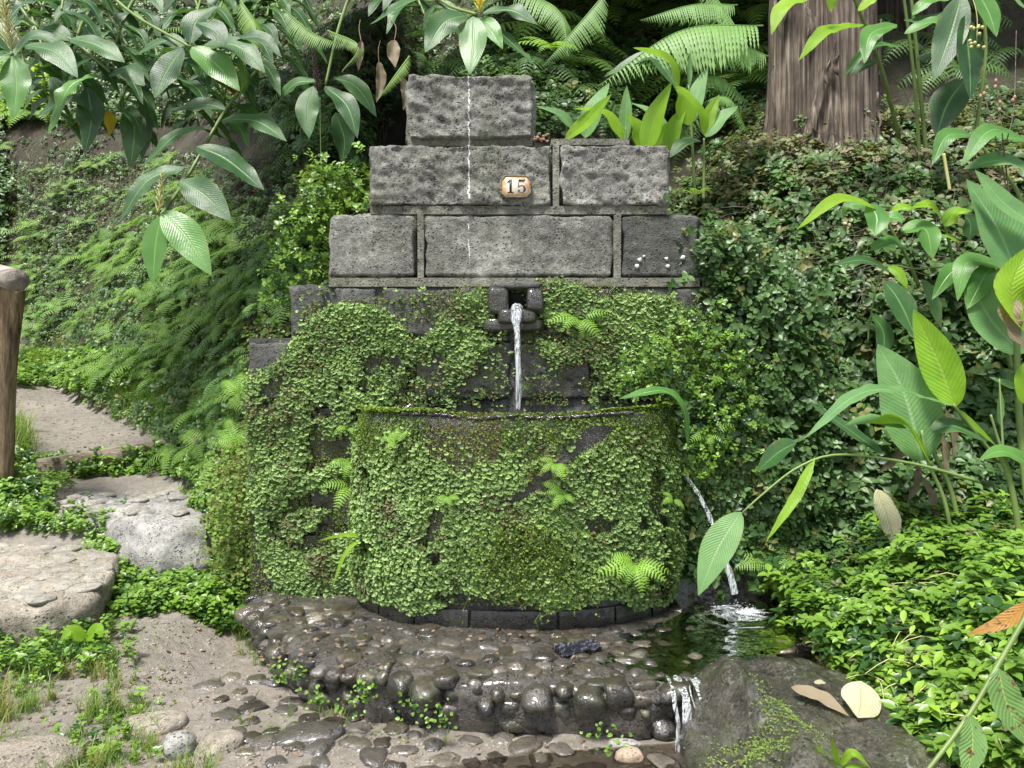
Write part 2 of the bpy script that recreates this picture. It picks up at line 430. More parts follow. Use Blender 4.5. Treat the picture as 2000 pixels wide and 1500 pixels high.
M['tanstone'] = stone_mat('tan_stone', (.2, .12, .07), (.38, .27, .18), (.5, .42, .33), .6, .3, bstr=.4)

def soil_mat(name, a, b, c, rough=.9, green=0.3, wet=0.0, litter=0.0):
    m, t, o = newmat(name); p = pos(t)
    n1 = noise(t, p, 1.6, 4, .6); n2 = noise(t, p, 22, 8, .7); n3 = noise(t, p, 120, 4, .6)
    col = ramp(t, mth(t, 'ADD', mth(t, 'MULTIPLY', n1, .4), mth(t, 'MULTIPLY', n2, .65)), [(.3, a), (.53, b), (.78, c)])
    g = ramp(t, noise(t, p, 3.1, 6, .7, off=(4, 4, 0)), [(0, 0), (.45, 0), (.62, 1), (1, 1)])
    col = mix(t, mth(t, 'MULTIPLY', g, green), col, (.045, .07, .015))
    if litter:
        v = nd(t, 'ShaderNodeTexVoronoi', {'Vector': p, 'Scale': 70.0}, feature='F1')
        lm = ramp(t, v.outputs[0], [(0, 1), (.13, 1), (.2, 0), (1, 0)])
        col = mix(t, mth(t, 'MULTIPLY', lm, litter), col, (.3, .27, .22))
    r = rough if not wet else ramp(t, n1, [(0, rough), (.42, rough), (.6, rough - wet), (1, rough - wet)])
    nrm = bump(t, mth(t, 'ADD', n2, mth(t, 'MULTIPLY', n3, .4)), .8, .02)
    bs = nd(t, 'ShaderNodeBsdfPrincipled', {'Base Color': col, 'Roughness': r, 'Normal': nrm})
    t.links.new(bs.outputs[0], o.inputs[0]); return m
M['mud'] = soil_mat('mud', (.09, .077, .066), (.21, .185, .16), (.36, .32, .28), .65, .15, .3, .45)
M['soil'] = soil_mat('bank_soil', (.010, .008, .006), (.032, .025, .018), (.085, .068, .05), .95, .45)

def wood_mat(name, a, b, c, sc=(18, 18, 1.2), rough=.85):
    m, t, o = newmat(name)
    p = nd(t, 'ShaderNodeTexCoord').outputs['Object']
    v = nd(t, 'ShaderNodeVectorMath', {0: p, 1: sc}, operation='MULTIPLY').outputs[0]
    n1 = noise(t, v, 1.5, 8, .65, .4); n2 = noise(t, p, 5, 4)
    f = mth(t, 'ADD', mth(t, 'MULTIPLY', n1, .75), mth(t, 'MULTIPLY', n2, .3))
    col = ramp(t, f, [(.38, a), (.53, b), (.70, c)])
    nrm = bump(t, n1, 1.0, .02)
    bs = nd(t, 'ShaderNodeBsdfPrincipled', {'Base Color': col, 'Roughness': rough, 'Normal': nrm})
    t.links.new(bs.outputs[0], o.inputs[0]); return m
M['bark'] = wood_mat('conifer_bark', (.016, .011, .008), (.105, .08, .06), (.36, .30, .24), (26, 26, .8))
M['bark_dark'] = wood_mat('dark_bark', (.02, .015, .012), (.06, .045, .036), (.12, .1, .08), (22, 22, .9))
M['post'] = wood_mat('weathered_post', (.045, .028, .018), (.25, .175, .10), (.48, .38, .24), (30, 30, 2.2))
M['greywood'] = wood_mat('grey_wood', (.12, .10, .085), (.27, .24, .205), (.42, .39, .35), (1.5, 14, 14))
M['plank'] = wood_mat('riser_wood', (.12, .095, .065), (.24, .195, .145), (.4, .34, .26), (1.5, 14, 14))
M['twig'] = wood_mat('dry_twig', (.06, .045, .035), (.15, .12, .09), (.3, .25, .2), (8, 8, 8))

def water_mat(name, tint=(.55, .6, .55), rough=.03, white=0.0, sc=14.0, st=.35, zs=1.0):
    m, t, o = newmat(name); p = pos(t)
    v = nd(t, 'ShaderNodeVectorMath', {0: p, 1: (1, 1, zs)}, operation='MULTIPLY').outputs[0]
    n = noise(t, v, sc, 3, .5, .6)
    g = nd(t, 'ShaderNodeBsdfPrincipled', {'Base Color': (*tint, 1), 'Roughness': rough, 'Transmission Weight': 1.0, 'IOR': 1.33, 'Normal': bump(t, n, st, .012)})
    out = g.outputs[0]
    if white:
        wv = nd(t, 'ShaderNodeBsdfPrincipled', {'Base Color': (.82, .86, .88, 1), 'Roughness': .12, 'Normal': bump(t, n, .6, .01)})
        n2 = noise(t, v, sc * 1.7, 4, .6, .8, off=(2, 2, 2))
        out = nd(t, 'ShaderNodeMixShader', {0: mth(t, 'MULTIPLY', ramp(t, n2, [(0, 0), (.4, 0), (.6, 1), (1, 1)]), white), 1: out, 2: wv.outputs[0]}).outputs[0]
    t.links.new(out, o.inputs[0]); return m
M['pool'] = water_mat('pool_water', (.5, .46, .40), .02, 0, 16, .35)
M['jet'] = water_mat('falling_water', (.85, .9, .92), .04, .5, 55, .8, .12)
M['foam'] = water_mat('foam', (.9, .93, .95), .1, .9, 90, .6)

def plain(name, col, rough=.5, metal=0, bs=0.0, bsc=60):
    m, t, o = newmat(name)
    n = noise(t, pos(t), bsc, 4)
    c = mix(t, n, [v * .7 for v in col], [min(1, v * 1.25) for v in col])
    ins = {'Base Color': c, 'Roughness': rough, 'Metallic': metal}
    if bs: ins['Normal'] = bump(t, n, bs, .006)
    b = nd(t, 'ShaderNodeBsdfPrincipled', ins); t.links.new(b.outputs[0], o.inputs[0]); return m
M['ink'] = plain('black_paint', (.012, .012, .014), .5)
M['cloth'] = plain('wet_black_cloth', (.012, .013, .022), .38, 0, .5, 160)
M['hole'] = plain('spout_shade_black', (.006, .006, .006), .9)
M['whitespot'] = plain('white_lichen', (.55, .58, .56), .9, 0, .4, 200)
M['twigpale'] = plain('dried_flower', (.30, .19, .13), .8, 0, .3, 90)
M['darkflower'] = plain('withered_flower', (.05, .03, .022), .8, 0, .3, 90)
def plate_mat():
    m, t, o = newmat('enamel_plate'); uv = nd(t, 'ShaderNodeSeparateXYZ', {0: nd(t, 'ShaderNodeUVMap').outputs[0]})
    ax = mth(t, 'ABSOLUTE', uv.outputs[0]); ay = mth(t, 'ABSOLUTE', uv.outputs[1])
    e = mth(t, 'MAXIMUM', ax, ay); n = noise(t, pos(t), 55, 5, .7)
    rust = ramp(t, mth(t, 'ADD', mth(t, 'MULTIPLY', e, .6), mth(t, 'MULTIPLY', n, .75)), [(0, 0), (.76, 0), (.86, 1), (1, 1)])
    col = mix(t, rust, (.62, .56, .45), (.52, .27, .09))
    b = nd(t, 'ShaderNodeBsdfPrincipled', {'Base Color': col, 'Roughness': .35, 'Normal': bump(t, n, .2, .002)})
    t.links.new(b.outputs[0], o.inputs[0]); return m
M['plate'] = plate_mat()

# ------------------------------------------------------------------ terrain sheet (split at the foot of the bank)
def axis(segs):
    out = []
    for a, b, s in segs: out.append(np.arange(a, b, s))
    out.append([segs[-1][1]]); return np.concatenate(out)
gx = axis([(-60, -16, 2.0), (-16, -7, .16), (-7, -3, .07), (-3, 3.2, .045), (3.2, 7, .1), (7, 16, .4), (16, 60, 2.5)])
gy = axis([(-40, 0, 2.0), (0, 2, .15), (2, 6.5, .045), (6.5, 11, .08), (11, 18, .25), (18, 60, 1.5)])
GX, GY = np.meshgrid(gx, gy)
GZ = H(GX, GY)
TV = np.stack([GX, GY, GZ], -1).reshape(-1, 3)
TF = grid_faces(len(gy), len(gx))
tf = foot_t(GX, GY).ravel()[TF].mean(1)
def sub(V, F):
    u, inv = np.unique(F, return_inverse=True); return V[u], inv.reshape(F.shape)
v, f = sub(TV, TF[tf <= 0]); tag(link('ground', mesh('ground', v, f), M['mud']), 'damp brown mud path and ground in front of the fountain', kind='structure')
v, f = sub(TV, TF[tf > 0]); tag(link('hillside', mesh('hillside', v, f), M['soil']), 'steep dark earth bank rising behind the fountain', kind='structure')

# ------------------------------------------------------------------ rocks and slabs
def resample(poly, n):
    p = np.array(poly, float); p = np.vstack([p, p[:1]]); L = np.concatenate([[0], np.cumsum(np.linalg.norm(np.diff(p, axis=0), axis=1))])
    q = np.stack([np.interp(np.linspace(0, L[-1], n, endpoint=False), L, p[:, k]) for k in (0, 1)], -1)
    for _ in range(3): q = .25 * np.roll(q, 1, 0) + .5 * q + .25 * np.roll(q, -1, 0)
    return q

def slab(outline, ztop, zbot, bevel=.05, n=150, rings=26, bulge=.02, rough=.02, seed=0, zfun=None, taper=0.0):
    q = resample(outline, n); c = q.mean(0); V = []
    for k in range(rings):                                   # top, centre outwards
        r = k / (rings - 1); V.append(np.c_[c + (q - c) * (r * (1 - bevel * .9)), np.full(n, ztop)])
    nb = 5
    for k in range(1, nb + 1):
        a = k / nb * math.pi / 2; s = 1 - bevel * .9 * (1 - math.sin(a)) ; V.append(np.c_[c + (q - c) * s, np.full(n, ztop - bevel * (1 - math.cos(a)))])
    ns = 8
    for k in range(1, ns + 1):
        u = k / ns; V.append(np.c_[c + (q - c) * (1 + bulge * math.sin(u * math.pi) - taper * u), np.full(n, ztop - bevel + (zbot - ztop + bevel) * u)])
    V = np.vstack(V)
    if zfun is not None: 
        top = np.clip((V[:, 2] - zbot) / (ztop - zbot), 0, 1); V[:, 2] += zfun(V[:, 0], V[:, 1]) * top
    a = fbm(V, 2.5, 3, seed); b = fbm(V + 7, 2.5, 3, seed + 1); g = fbm(V, 14, 3, seed + 2)
    out = unit(np.c_[V[:, :2] - c, np.zeros(len(V))])
    side = np.clip((np.linalg.norm(V[:, :2] - c, axis=1)) / .3, 0, 1)[:, None]
    V = V + out * (a * rough * 2 + g * rough * .5)[:, None] * side; V[:, 2] += (b * rough + g * rough * .5 - rough * .5 * np.abs(fbm(V * np.array((1, 1, 2.)), 9, 4, seed + 6, .6)))
    return V, grid_faces(len(V) // n, n, True)

_t = [None]
def ico(sub_=3):
    import bmesh
    bm = bmesh.new(); bmesh.ops.create_icosphere(bm, subdivisions=sub_, radius=1)
    V = np.array([v.co[:] for v in bm.verts]); F = np.array([[v.index for v in f.verts] for f in bm.faces]); bm.free(); return V, F

def stone_mesh(name, seed, sub_=3, boxy=.35, rough=.16):
    V, F = ico(sub_); V = np.sign(V) * np.abs(V) ** (1 - boxy * .5); V = V + V * (fbm(V, .8, 2, seed) * rough)[:, None] + V * (fbm(V, 3, 2, seed + 3) * rough * .25)[:, None]
    return mesh(name, V, F)

def stone(name, p, r, m, seed=0, rz=0, sub_=4, boxy=.4, rough=.16, **k):
    me = stone_mesh(name, seed, sub_, boxy, rough); o = link(name, me, m); o.location = tuple(p); o.scale = r; o.rotation_euler = (0, 0, rz); return tag(o, **k)

# ------------------------------------------------------------------ paved platform
edge_px = [(492, 1178), (505, 1205), (530, 1235), (570, 1265), (640, 1290), (720, 1308), (800, 1322), (900, 1332), (1000, 1333), (1100, 1337),
           (1200, 1342), (1300, 1342), (1365, 1322), (1400, 1300)]
EDGE = onz(np.array([p[0] for p in edge_px]), np.array([p[1] for p in edge_px]), 0)[:, :2]
plat_outline = [tuple(p) for p in EDGE] + [(1.12, 3.25), (1.45, 3.45), (1.6, 3.9), (1.6, 4.3), (-1.35, 4.3), (-1.38, 3.95)]
def plat_z(x, y): return .008 - .030 * sm(.35, .95, x) * sm(2.75, 3.1, y) + .012 * fbm(np.stack([x, y, 0 * x], -1), 3, 3, 31)
q = resample(plat_outline, 160); cc = np.array((.05, 3.75)); V = []
for k in range(40):
    r = k / 39; xy = cc + (q - cc) * r * 1.012; V.append(np.c_[xy, plat_z(xy[:, 0], xy[:, 1]) - .03 * sm(.95, 1, r)])
for k in range(1, 7):
    xy = cc + (q - cc) * (1.012 - .007 * k); zz = np.full(160, -.03 - .045 * k); V.append(np.c_[xy, zz])
V = np.vstack(V); V[:, 2] += .006 * fbm(V, 12, 3, 4); V[:, :2] += .03 * fbm(V, 7, 4, 8)[:, None] * (V[:, 2] < -.02)[:, None]
platform = tag(link('paved_platform', mesh('paved_platform', V, grid_faces(46, 160, True)), M['paving']), 'wet cobbled platform spreading in front of the mossy basin', kind='structure')

cob = {k: [stone_mesh('cobble', 40 + i, 3, [.1, .5, .3, .7, .2, .6, .4, .3][i], .34) for i in range(8)] for k in ('cobble', 'cobble_black', 'cobble_dry', 'basin_edge')}
for k, ms in cob.items():
    for me in ms: me.materials.append(M[k] if k in M else M['cobble_black'])

def cobble(parent, p, r, kind, rz=None, tilt=(0, 0), lab=None):
    o = link('cobble', random.choice(cob[kind]), None, parent); o.location = tuple(p); o.scale = r
    o.rotation_euler = (tilt[0], tilt[1], random.uniform(0, 6.28) if rz is None else rz); return o

BCX, BRX, BRY = .022, .825, .545             # basin footprint (half of a D, flat side on the wall at y = 4)
def in_basin(x, y, k=1.0): return (np.abs((x - BCX) / (BRX * k)) ** 2.6 + np.abs((y - 4.0) / (BRY * k)) ** 2.2) < 1
poly = [tuple(p) for p in plat_outline]
pts = []
for _ in range(9000):
    x, y = random.uniform(-1.4, 1.5), random.uniform(2.7, 4.1)
    if not inpoly(np.array([x]), np.array([y]), poly)[0] or in_basin(x, y, 1.02): continue
    if np.min(np.hypot(EDGE[:, 0] - x, EDGE[:, 1] - y)) < .07: continue
    if all((x - a) ** 2 + ((y - b) * 1.15) ** 2 > .078 ** 2 for a, b in pts): pts.append((x, y))
pts = pts[:190]
for x, y in pts:
    s = random.uniform(.026, .047)
    if x > .45 and y > 3.0: s *= 1.1
    z = float(plat_z(np.array(x), np.array(y)))
    cobble(platform, (x, y, z - s * random.uniform(.12, .40)), (s * random.uniform(1.0, 1.5), s * random.uniform(.75, 1.0), s * .62), random.choice(['cobble', 'cobble_black', 'cobble_black']),
           tilt=(random.uniform(-.1, .1), random.uniform(-.1, .1)))
Ec = catmull(np.c_[EDGE, np.zeros(len(EDGE))], 400)
L = np.concatenate([[0], np.cumsum(np.linalg.norm(np.diff(Ec, axis=0), axis=1))])
for row, (z0, inset, rmin, rmax) in enumerate([(-.034, .004, .028, .060), (-.10, .03, .028, .055), (-.165, .045, .03, .06)]):
    s = .03
    while s < L[-1] - .03:
        r = random.uniform(rmin, rmax); s += r * .97
        p = np.array([np.interp(s, L, Ec[:, k]) for k in (0, 1)]); i = min(np.searchsorted(L, s), 398); t_ = unit(Ec[i + 1] - Ec[i - 1])[:2]
        nin = np.array((-t_[1], t_[0])); nin = nin if np.dot(nin, cc - p) > 0 else -nin
        q2 = p + nin * (inset + random.uniform(-.022, .03)); s += r * .97
        zz = z0 + random.uniform(-.022, .012) - max(0, r - .055) * .4
        cobble(platform, (*q2, zz), (r * random.uniform(1.0, 1.25), r * random.uniform(.85, 1.3), min(r, .06) * random.uniform(.7, 1.0)), 'cobble' if (q2[0] < -.75 and random.random() < .4) else 'cobble_black',
               rz=math.atan2(t_[1], t_[0]) + random.uniform(-.35, .35), tilt=(random.uniform(-.2, .2), random.uniform(-.2, .2)))
# cobbles bedded in the lower path
ground = bpy.data.objects['ground']
low = []
for px, py in samplepoly([(500, 1310), (760, 1420), (1150, 1450), (1330, 1490), (1340, 1600), (560, 1600), (440, 1450), (400, 1330)], 1500):
    p = hit1(px, py) if False else onz(px, py, -.2)
    x, y = p[0], p[1]; z = float(H(np.array(x), np.array(y)))
    if inpoly(np.array([x]), np.array([y]), poly)[0]: continue
    if all((x - a) ** 2 + (y - b) ** 2 > .085 ** 2 for a, b, _ in low): low.append((x, y, z))
for x, y, z in low[:120]:
    s = random.uniform(.028, .05); cobble(ground, (x, y, z - s * .2), (s * 1.35, s, s * .6), random.choice(['cobble', 'cobble', 'cobble_black']), tilt=(random.uniform(-.15, .15), 0))

# ------------------------------------------------------------------ natural stone steps on the left
def px_out(pl, z): return [tuple(onz(a, b, z)[:2]) for a, b in pl]
def step(name, outpx, z, zb, m, label, cobm=None, cobn=0, zfun=None, seed=0, **k):
    ol = px_out(outpx, z); V, F = slab(ol, z, zb, seed=seed, zfun=zfun, **k); c = np.array(ol).mean(0); c = np.array((c[0], c[1], zb))
    o = tag(link(name, mesh(name, V - c, F), m, None, c), label, 'step')
    if cobn:
        pts = []
        for _ in range(6000):
            a = np.array(ol); x, y = random.uniform(a[:, 0].min(), a[:, 0].max()), random.uniform(a[:, 1].min(), a[:, 1].max())
            cx, cy = c[:2]
            if inpoly(np.array([cx + (x - cx) * 1.13]), np.array([cy + (y - cy) * 1.13]), ol)[0] and all(math.hypot(x - u, y - v_) > .11 for u, v_ in pts): pts.append((x, y))
        for x, y in pts[:cobn]:
            s = random.uniform(.04, .062); zz = z + (float(zfun(np.array(x), np.array(y))) if zfun else 0)
            cobble(o, (x - c[0], y - c[1], zz - zb - s * .18), (s * 1.3, s, s * .4), cobm)
    return o
step('stone_step', [(-220, 1080), (-60, 1050), (60, 1042), (180, 1058), (232, 1085), (218, 1120), (196, 1158), (100, 1178), (-60, 1185), (-260, 1180)], .14, -.12, M['step'],
     'low worn stone step with cobbled top at the left edge', 'cobble_dry', 60, seed=3, bulge=.012, rough=.018, taper=.05)
step('stone_step', [(95, 962), (170, 937), (330, 930), (420, 945), (432, 975), (400, 1015), (300, 1025), (225, 1010), (120, 985)], .32, -.02, M['boulder'],
     'upper pale step ending in a rounded grey boulder beside the wall', 'cobble_dry', 26, zfun=lambda x, y: -.03 + .05 * np.exp(-((x + 1.9) ** 2 + (y - 4.8) ** 2) / .3), seed=9, bulge=.05, rough=.03, bevel=.09)

def bx(x0, x1, y0, y1, z0, z1):
    V = np.array([(x, y, z) for z in (z0, z1) for y in (y0, y1) for x in (x0, x1)], float)
    return V, np.array([(0, 2, 3, 1), (4, 5, 7, 6), (0, 1, 5, 4), (2, 6, 7, 3), (0, 4, 6, 2), (1, 3, 7, 5)])

def board(name, a, b, h, th, m, label, cat):
    a, b = np.array(a, float), np.array(b, float); Ln = np.linalg.norm(b - a); n = 40
    us = np.linspace(0, 1, n); prof = [(-th / 2, -h), (-th / 2, -h * .5), (-th / 2, -.006), (-th / 2 + .006, 0), (th / 2 - .006, 0), (th / 2, -.006), (th / 2, -h)]
    dirv = unit(b - a); side = unit(np.cross(dirv, (0, 0, 1)))
    V = np.array([[a + (b - a) * u - side * s + np.array((0, 0, z)) for s, z in prof] for u in us]).reshape(-1, 3)
    V += (.006 * fbm(V, 9, 3, 5))[:, None] * np.array((.5, .5, 1)); base = (a + b) / 2 - np.array((0, 0, h))
    return tag(link(name, mesh(name, V - base, [grid_faces(n, 7, True), np.array([list(range(7)), [(n - 1) * 7 + k for k in range(7)][::-1]])]), m, None, base), label, cat)
board('riser_board', onz(70, 897, .5), at(330, 857, 6.02), .2, .045, M['plank'], 'weathered plank holding back the dirt landing on the path', 'board')
V, F = tube([at(30, 707, 9.75), at(85, 701, 9.75), at(150, 697, 9.8)], [.055, .06, .05], 12, 14); b0 = V.mean(0)
tag(link('riser_log', mesh('riser_log', V - b0, F), M['greywood'], None, b0), 'thin grey log edging the far step of the path', 'log')
V, F = tube([at(74, 720, 9.62), at(74, 697, 9.62)], [.045, .042], 10, 4); b0 = V[0]
tag(link('wooden_stake', mesh('wooden_stake', V - b0, F), M['bark_dark'], None, b0), 'short dark stake pinning the far log step', 'stake')

# fence post and rail at the left edge
def log_mesh(P, R, n=28, seg=30, amp=.05, seed=0):
    V, F = tube(P, R, n, seg); c = catmull(P, seg); cidx = np.repeat(np.arange(seg), n); dv = V - c[cidx]
    q = V * np.array((16, 16, 1.5)); V = V + dv * (fbm(q, 1.0, 4, seed) * amp)[:, None]; return V, F
pb = at(-2, 905, 5.0); post = empty('fence_post', pb, 'weathered round wooden fence post at the left edge of the path', 'post')
V, F = log_mesh([at(-2, 930, 5.0), at(4, 700, 4.98), at(14, 562, 4.96)], [.082, .085, .1], amp=.07); link('post_shaft', mesh('post_shaft', V - pb, F), M['post'], post)
V, F = log_mesh([at(-420, 460, 5.9), at(-120, 505, 5.3), at(34, 548, 4.6)], [.06, .062, .066], amp=.06, seed=5); pr_ = at(-120, 525, 5.05)
tag(link('fence_rail', mesh('fence_rail', V - pr_, F), M['greywood'], None, pr_), 'grey round handrail log resting on top of the post', 'rail')

# ------------------------------------------------------------------ fountain
YW = 4.0
def wx(px): return (px - 1000) * YW / FPX
def wz(py): return float(at(1000, py, YW)[2])
fb = np.array((0, 4.2, 0)); fountain = empty('stone_fountain', fb, 'stepped grey stone wall fountain with half round mossy basin', 'fountain')

def block(x0, x1, z0, z1, m, yf=YW, depth=.42, amp=.018, seed=0, lab=None, chip=.02, top=0.0, name='stone_block', chisel=1.0):
    st = .011; nx = max(4, int((x1 - x0) / st)); nz = max(4, int((z1 - z0) / st)); ny = 8
    def face(a, b, fn): 
        A, B = np.meshgrid(np.linspace(0, 1, a + 1), np.linspace(0, 1, b + 1)); return fn(A.ravel(), B.ravel()), grid_faces(b + 1, a + 1)
    B_ = Buf(); o_ = np.ones
    for fn, a, b in [(lambda u, v: np.c_[u, 0 * u, v], nx, nz), (lambda u, v: np.c_[1 - u, 0 * u + 1, v], 4, 4),
                     (lambda u, v: np.c_[0 * u, 1 - u, v], ny, nz), (lambda u, v: np.c_[0 * u + 1, u, v], ny, nz),
                     (lambda u, v: np.c_[u, v, 0 * u + 1], nx, ny), (lambda u, v: np.c_[u, 1 - v, 0 * u], nx, ny)]:
        v_, f_ = face(a, b, fn); B_.add(v_, f_)
    P = np.vstack(B_.V); dims = np.array((x1 - x0, depth, z1 - z0)); W = P * dims + np.array((x0, yf, z0))
    ex = np.minimum(P[:, 0], 1 - P[:, 0]) * dims[0]; ez = np.minimum(P[:, 2], 1 - P[:, 2]) * dims[2]; ey = P[:, 1] * dims[1]
    e = np.minimum(ex, ez)
    # front bulges out from its edges; rough chiselled planes
    q = W * np.array((1, 1, 1.0)); big = fbm(q, 5, 3, seed); fine = fbm(q, 22, 3, seed + 5)
    ridge = np.abs(fbm(q * np.array((1, 1, 2.2)), 7, 3, seed + 9)); front = (P[:, 1] < .001)
    lift = sm(0, .022, e) * amp; D = np.zeros_like(W)
    facet = np.abs(fbm(q @ np.array(((.8, 0, .6), (0, 1, 0), (-.6, 0, .8))) * np.array((1, 1, 3.0)), 10, 4, seed + 13, .6))
    D[:, 1] -= np.where(front, lift * (1 + .5 * chisel * big) + amp * .3 * chisel * (ridge - .35) * sm(0, .03, e) + amp * .38 * chisel * (facet - .3) * sm(0, .02, e) + amp * .22 * chisel * (np.abs(fbm(q * np.array((1, 1, 1.8)), 26, 3, seed + 21, .6)) - .3) + amp * .3 * fine, 0)
    # corners and edges worn back
    edge = np.exp(-(np.minimum(ex, .2) / .012) ** 2) + np.exp(-(np.minimum(ez, .2) / .012) ** 2) + np.exp(-(ey / .012) ** 2)
    wear = chip * np.clip(edge - .9, 0, 2) * (.6 + .7 * vnoise(W * 13, seed + 2)) + .006 * fine * (edge > .5)
    cen = np.array(((x0 + x1) / 2, yf + depth / 2, (z0 + z1) / 2)); dirc = np.sign(cen - W) * np.exp(-(np.stack([ex, ey, ez], -1) / .03) ** 2)
    D += dirc * wear[:, None]
    D[:, 2] += np.where(P[:, 2] > .5, top * fbm(W, 4, 3, seed + 3), 0) * sm(.5, 1, P[:, 2])
    D[:, 0] += .006 * fbm(W, 6, 2, seed + 7) * np.exp(-(ex / .03) ** 2)
    F = [np.vstack(v_) for v_ in B_.F.values()]
    o = link(name, mesh('stone_block', W + D - fb, F), m, fountain)
    if lab: o['label'] = lab
    return o

rows = [
    (143, 279, [(793, 1046, 'basalt')], .026),
    (280, 411, [(720, 1081, 'basalt'), (1088, 1308, 'basalt_pale')], .026),
    (416, 546, [(641, 818, 'basalt'), (827, 1199, 'basalt'), (1208, 1368, 'basalt_dark')], .014),
    (557, 660, [(565, 648, 'basalt_dark'), (651, 742, 'basalt_dark'), (746, 950, 'basalt_dark'), (1062, 1200, 'basalt_wet'), (1207, 1442, 'basalt_dark')], .012),
    (664, 786, [(482, 612, 'basalt_dark'), (616, 801, 'basalt_wet'), (804, 1000, 'basalt_wet'), (1003, 1160, 'basalt_wet'), (1164, 1331, 'basalt_wet'), (1335, 1520, 'basalt_dark')], .016),
    (789, 908, [(482, 700, 'basalt_wet'), (706, 900, 'basalt_wet'), (1290, 1520, 'basalt_wet')], .014),
    (911, 1034, [(482, 590, 'basalt_wet'), (597, 760, 'basalt_wet'), (1290, 1520, 'basalt_wet')], .014),
    (1037, 1174, [(482, 690, 'basalt_wet'), (698, 760, 'basalt_wet'), (1290, 1520, 'basalt_wet')], .014)]
labs = {(0, 0): 'rough crowning block with a white drip line', (1, 0): 'long rugged block carrying the number plate', (1, 1): 'rugged block mottled with pale lichen',
        (2, 2): 'dark pitted block with small white lichen dots', (4, 0): 'dark pitted block at the left shoulder'}
for ri, (y0, y1, bl, amp) in enumerate(rows):
    for bi, (a, b, mt) in enumerate(bl):
        block(wx(a), wx(b), wz(y1), wz(y0), M[mt], amp=amp, seed=ri * 31 + bi * 7, lab=labs.get((ri, bi)), top=.010 if ri < 2 else .003, yf=YW + (.0 if ri < 3 else .004) + random.uniform(-.004, .006), chip=.034 if ri < 2 else .018,
              chisel=1.2 if ri < 2 else .7)
# mortar core: one bed per row, face set back from the stones
B = Buf()
def cbox(px0, px1, py0, py1, y0=YW + .006, y1=YW + .40):
    x0, x1, z0, z1 = wx(px0), wx(px1), wz(py1), wz(py0); nx = max(2, int((x1 - x0) / .03)); nz = max(2, int((z1 - z0) / .015))
    X, Z = np.meshgrid(np.linspace(x0, x1, nx), np.linspace(z0, z1, nz)); V = np.c_[X.ravel(), np.full(X.size, y0), Z.ravel()]
    V[:, 1] += .004 * fbm(V, 14, 3, 3); B.add(V, grid_faces(nz, nx))
    V2, F2 = bx(x0, x1, y0 + .005, y1, z0, z1); B.add(V2, F2)
cbox(798, 1040, 268, 284, YW + .008); cbox(1079, 1091, 283, 410, YW - .013); cbox(726, 1300, 403, 419, YW - .013); cbox(817, 829, 419, 544, YW - .013); cbox(1197, 1211, 419, 544, YW - .013)
cbox(645, 1364, 543, 560, YW - .012); cbox(1076, 1226, 272, 284, YW - .01)
B.build('mortar', M['mortar'], fountain, fb, smooth=False)
B = Buf(); cbox(569, 1438, 558, 668, YW + .010); cbox(486, 1516, 660, 1175, YW + .010); B.build('mortar', M['basalt_dark'], fountain, fb, smooth=False)
for (px, py, r) in [(1250, 507, .012), (1245, 520, .011), (1302, 505, .009), (1335, 503, .012), (1305, 520, .010), (1258, 500, .006)]:
    c = at(px, py, YW - .017); k = 14; a = np.arange(k) / k * 6.283; rr = r * (1 + .35 * vnoise(np.c_[np.cos(a) * 2, np.sin(a) * 2, a * 0 + px], 3))
    V = np.vstack([[c + np.array((0, -.0035, 0))], c + np.c_[np.cos(a) * rr, a * 0, np.sin(a) * rr], c + np.c_[np.cos(a) * rr * 1.1, a * 0 + .02, np.sin(a) * rr * 1.1]]); 
    F = [np.array([(0, 1 + (i + 1) % k, 1 + i) for i in range(k)]), np.array([(1 + i, 1 + (i + 1) % k, 1 + k + (i + 1) % k, 1 + k + i) for i in range(k)])]
    link('lichen_spot', mesh('lichen_spot', V - fb, F), M['whitespot'], fountain)

# number plate with the figure 15
pc = at(1007.5, 364, YW - .046); PW, PH, PT = .073, .052, .008
cut = .022; oc = [(-PW + cut, -PH), (PW - cut, -PH), (PW, -PH + cut), (PW, PH - cut), (PW - cut, PH), (-PW + cut, PH), (-PW, PH - cut), (-PW, -PH + cut)]
plate = empty('number_plate', pc - fb, None); plate.parent = fountain
V = np.array([(x, z_, y) for s, z_ in ((1.0, .02), (1.0, 0), (.94, -PT * .5)) for x, y in [(a * s, b * s) for a, b in oc]]); n8 = 8
F = [np.array([(r * 8 + i, r * 8 + (i + 1) % 8, (r + 1) * 8 + (i + 1) % 8, (r + 1) * 8 + i) for r in (0, 1) for i in range(8)]), np.array([[16 + i for i in range(8)]])]
U = np.c_[V[:, 0] / PW, V[:, 2] / PH]
link('enamel_face', mesh('enamel_face', V, F, U, smooth=False), M['plate'], plate)
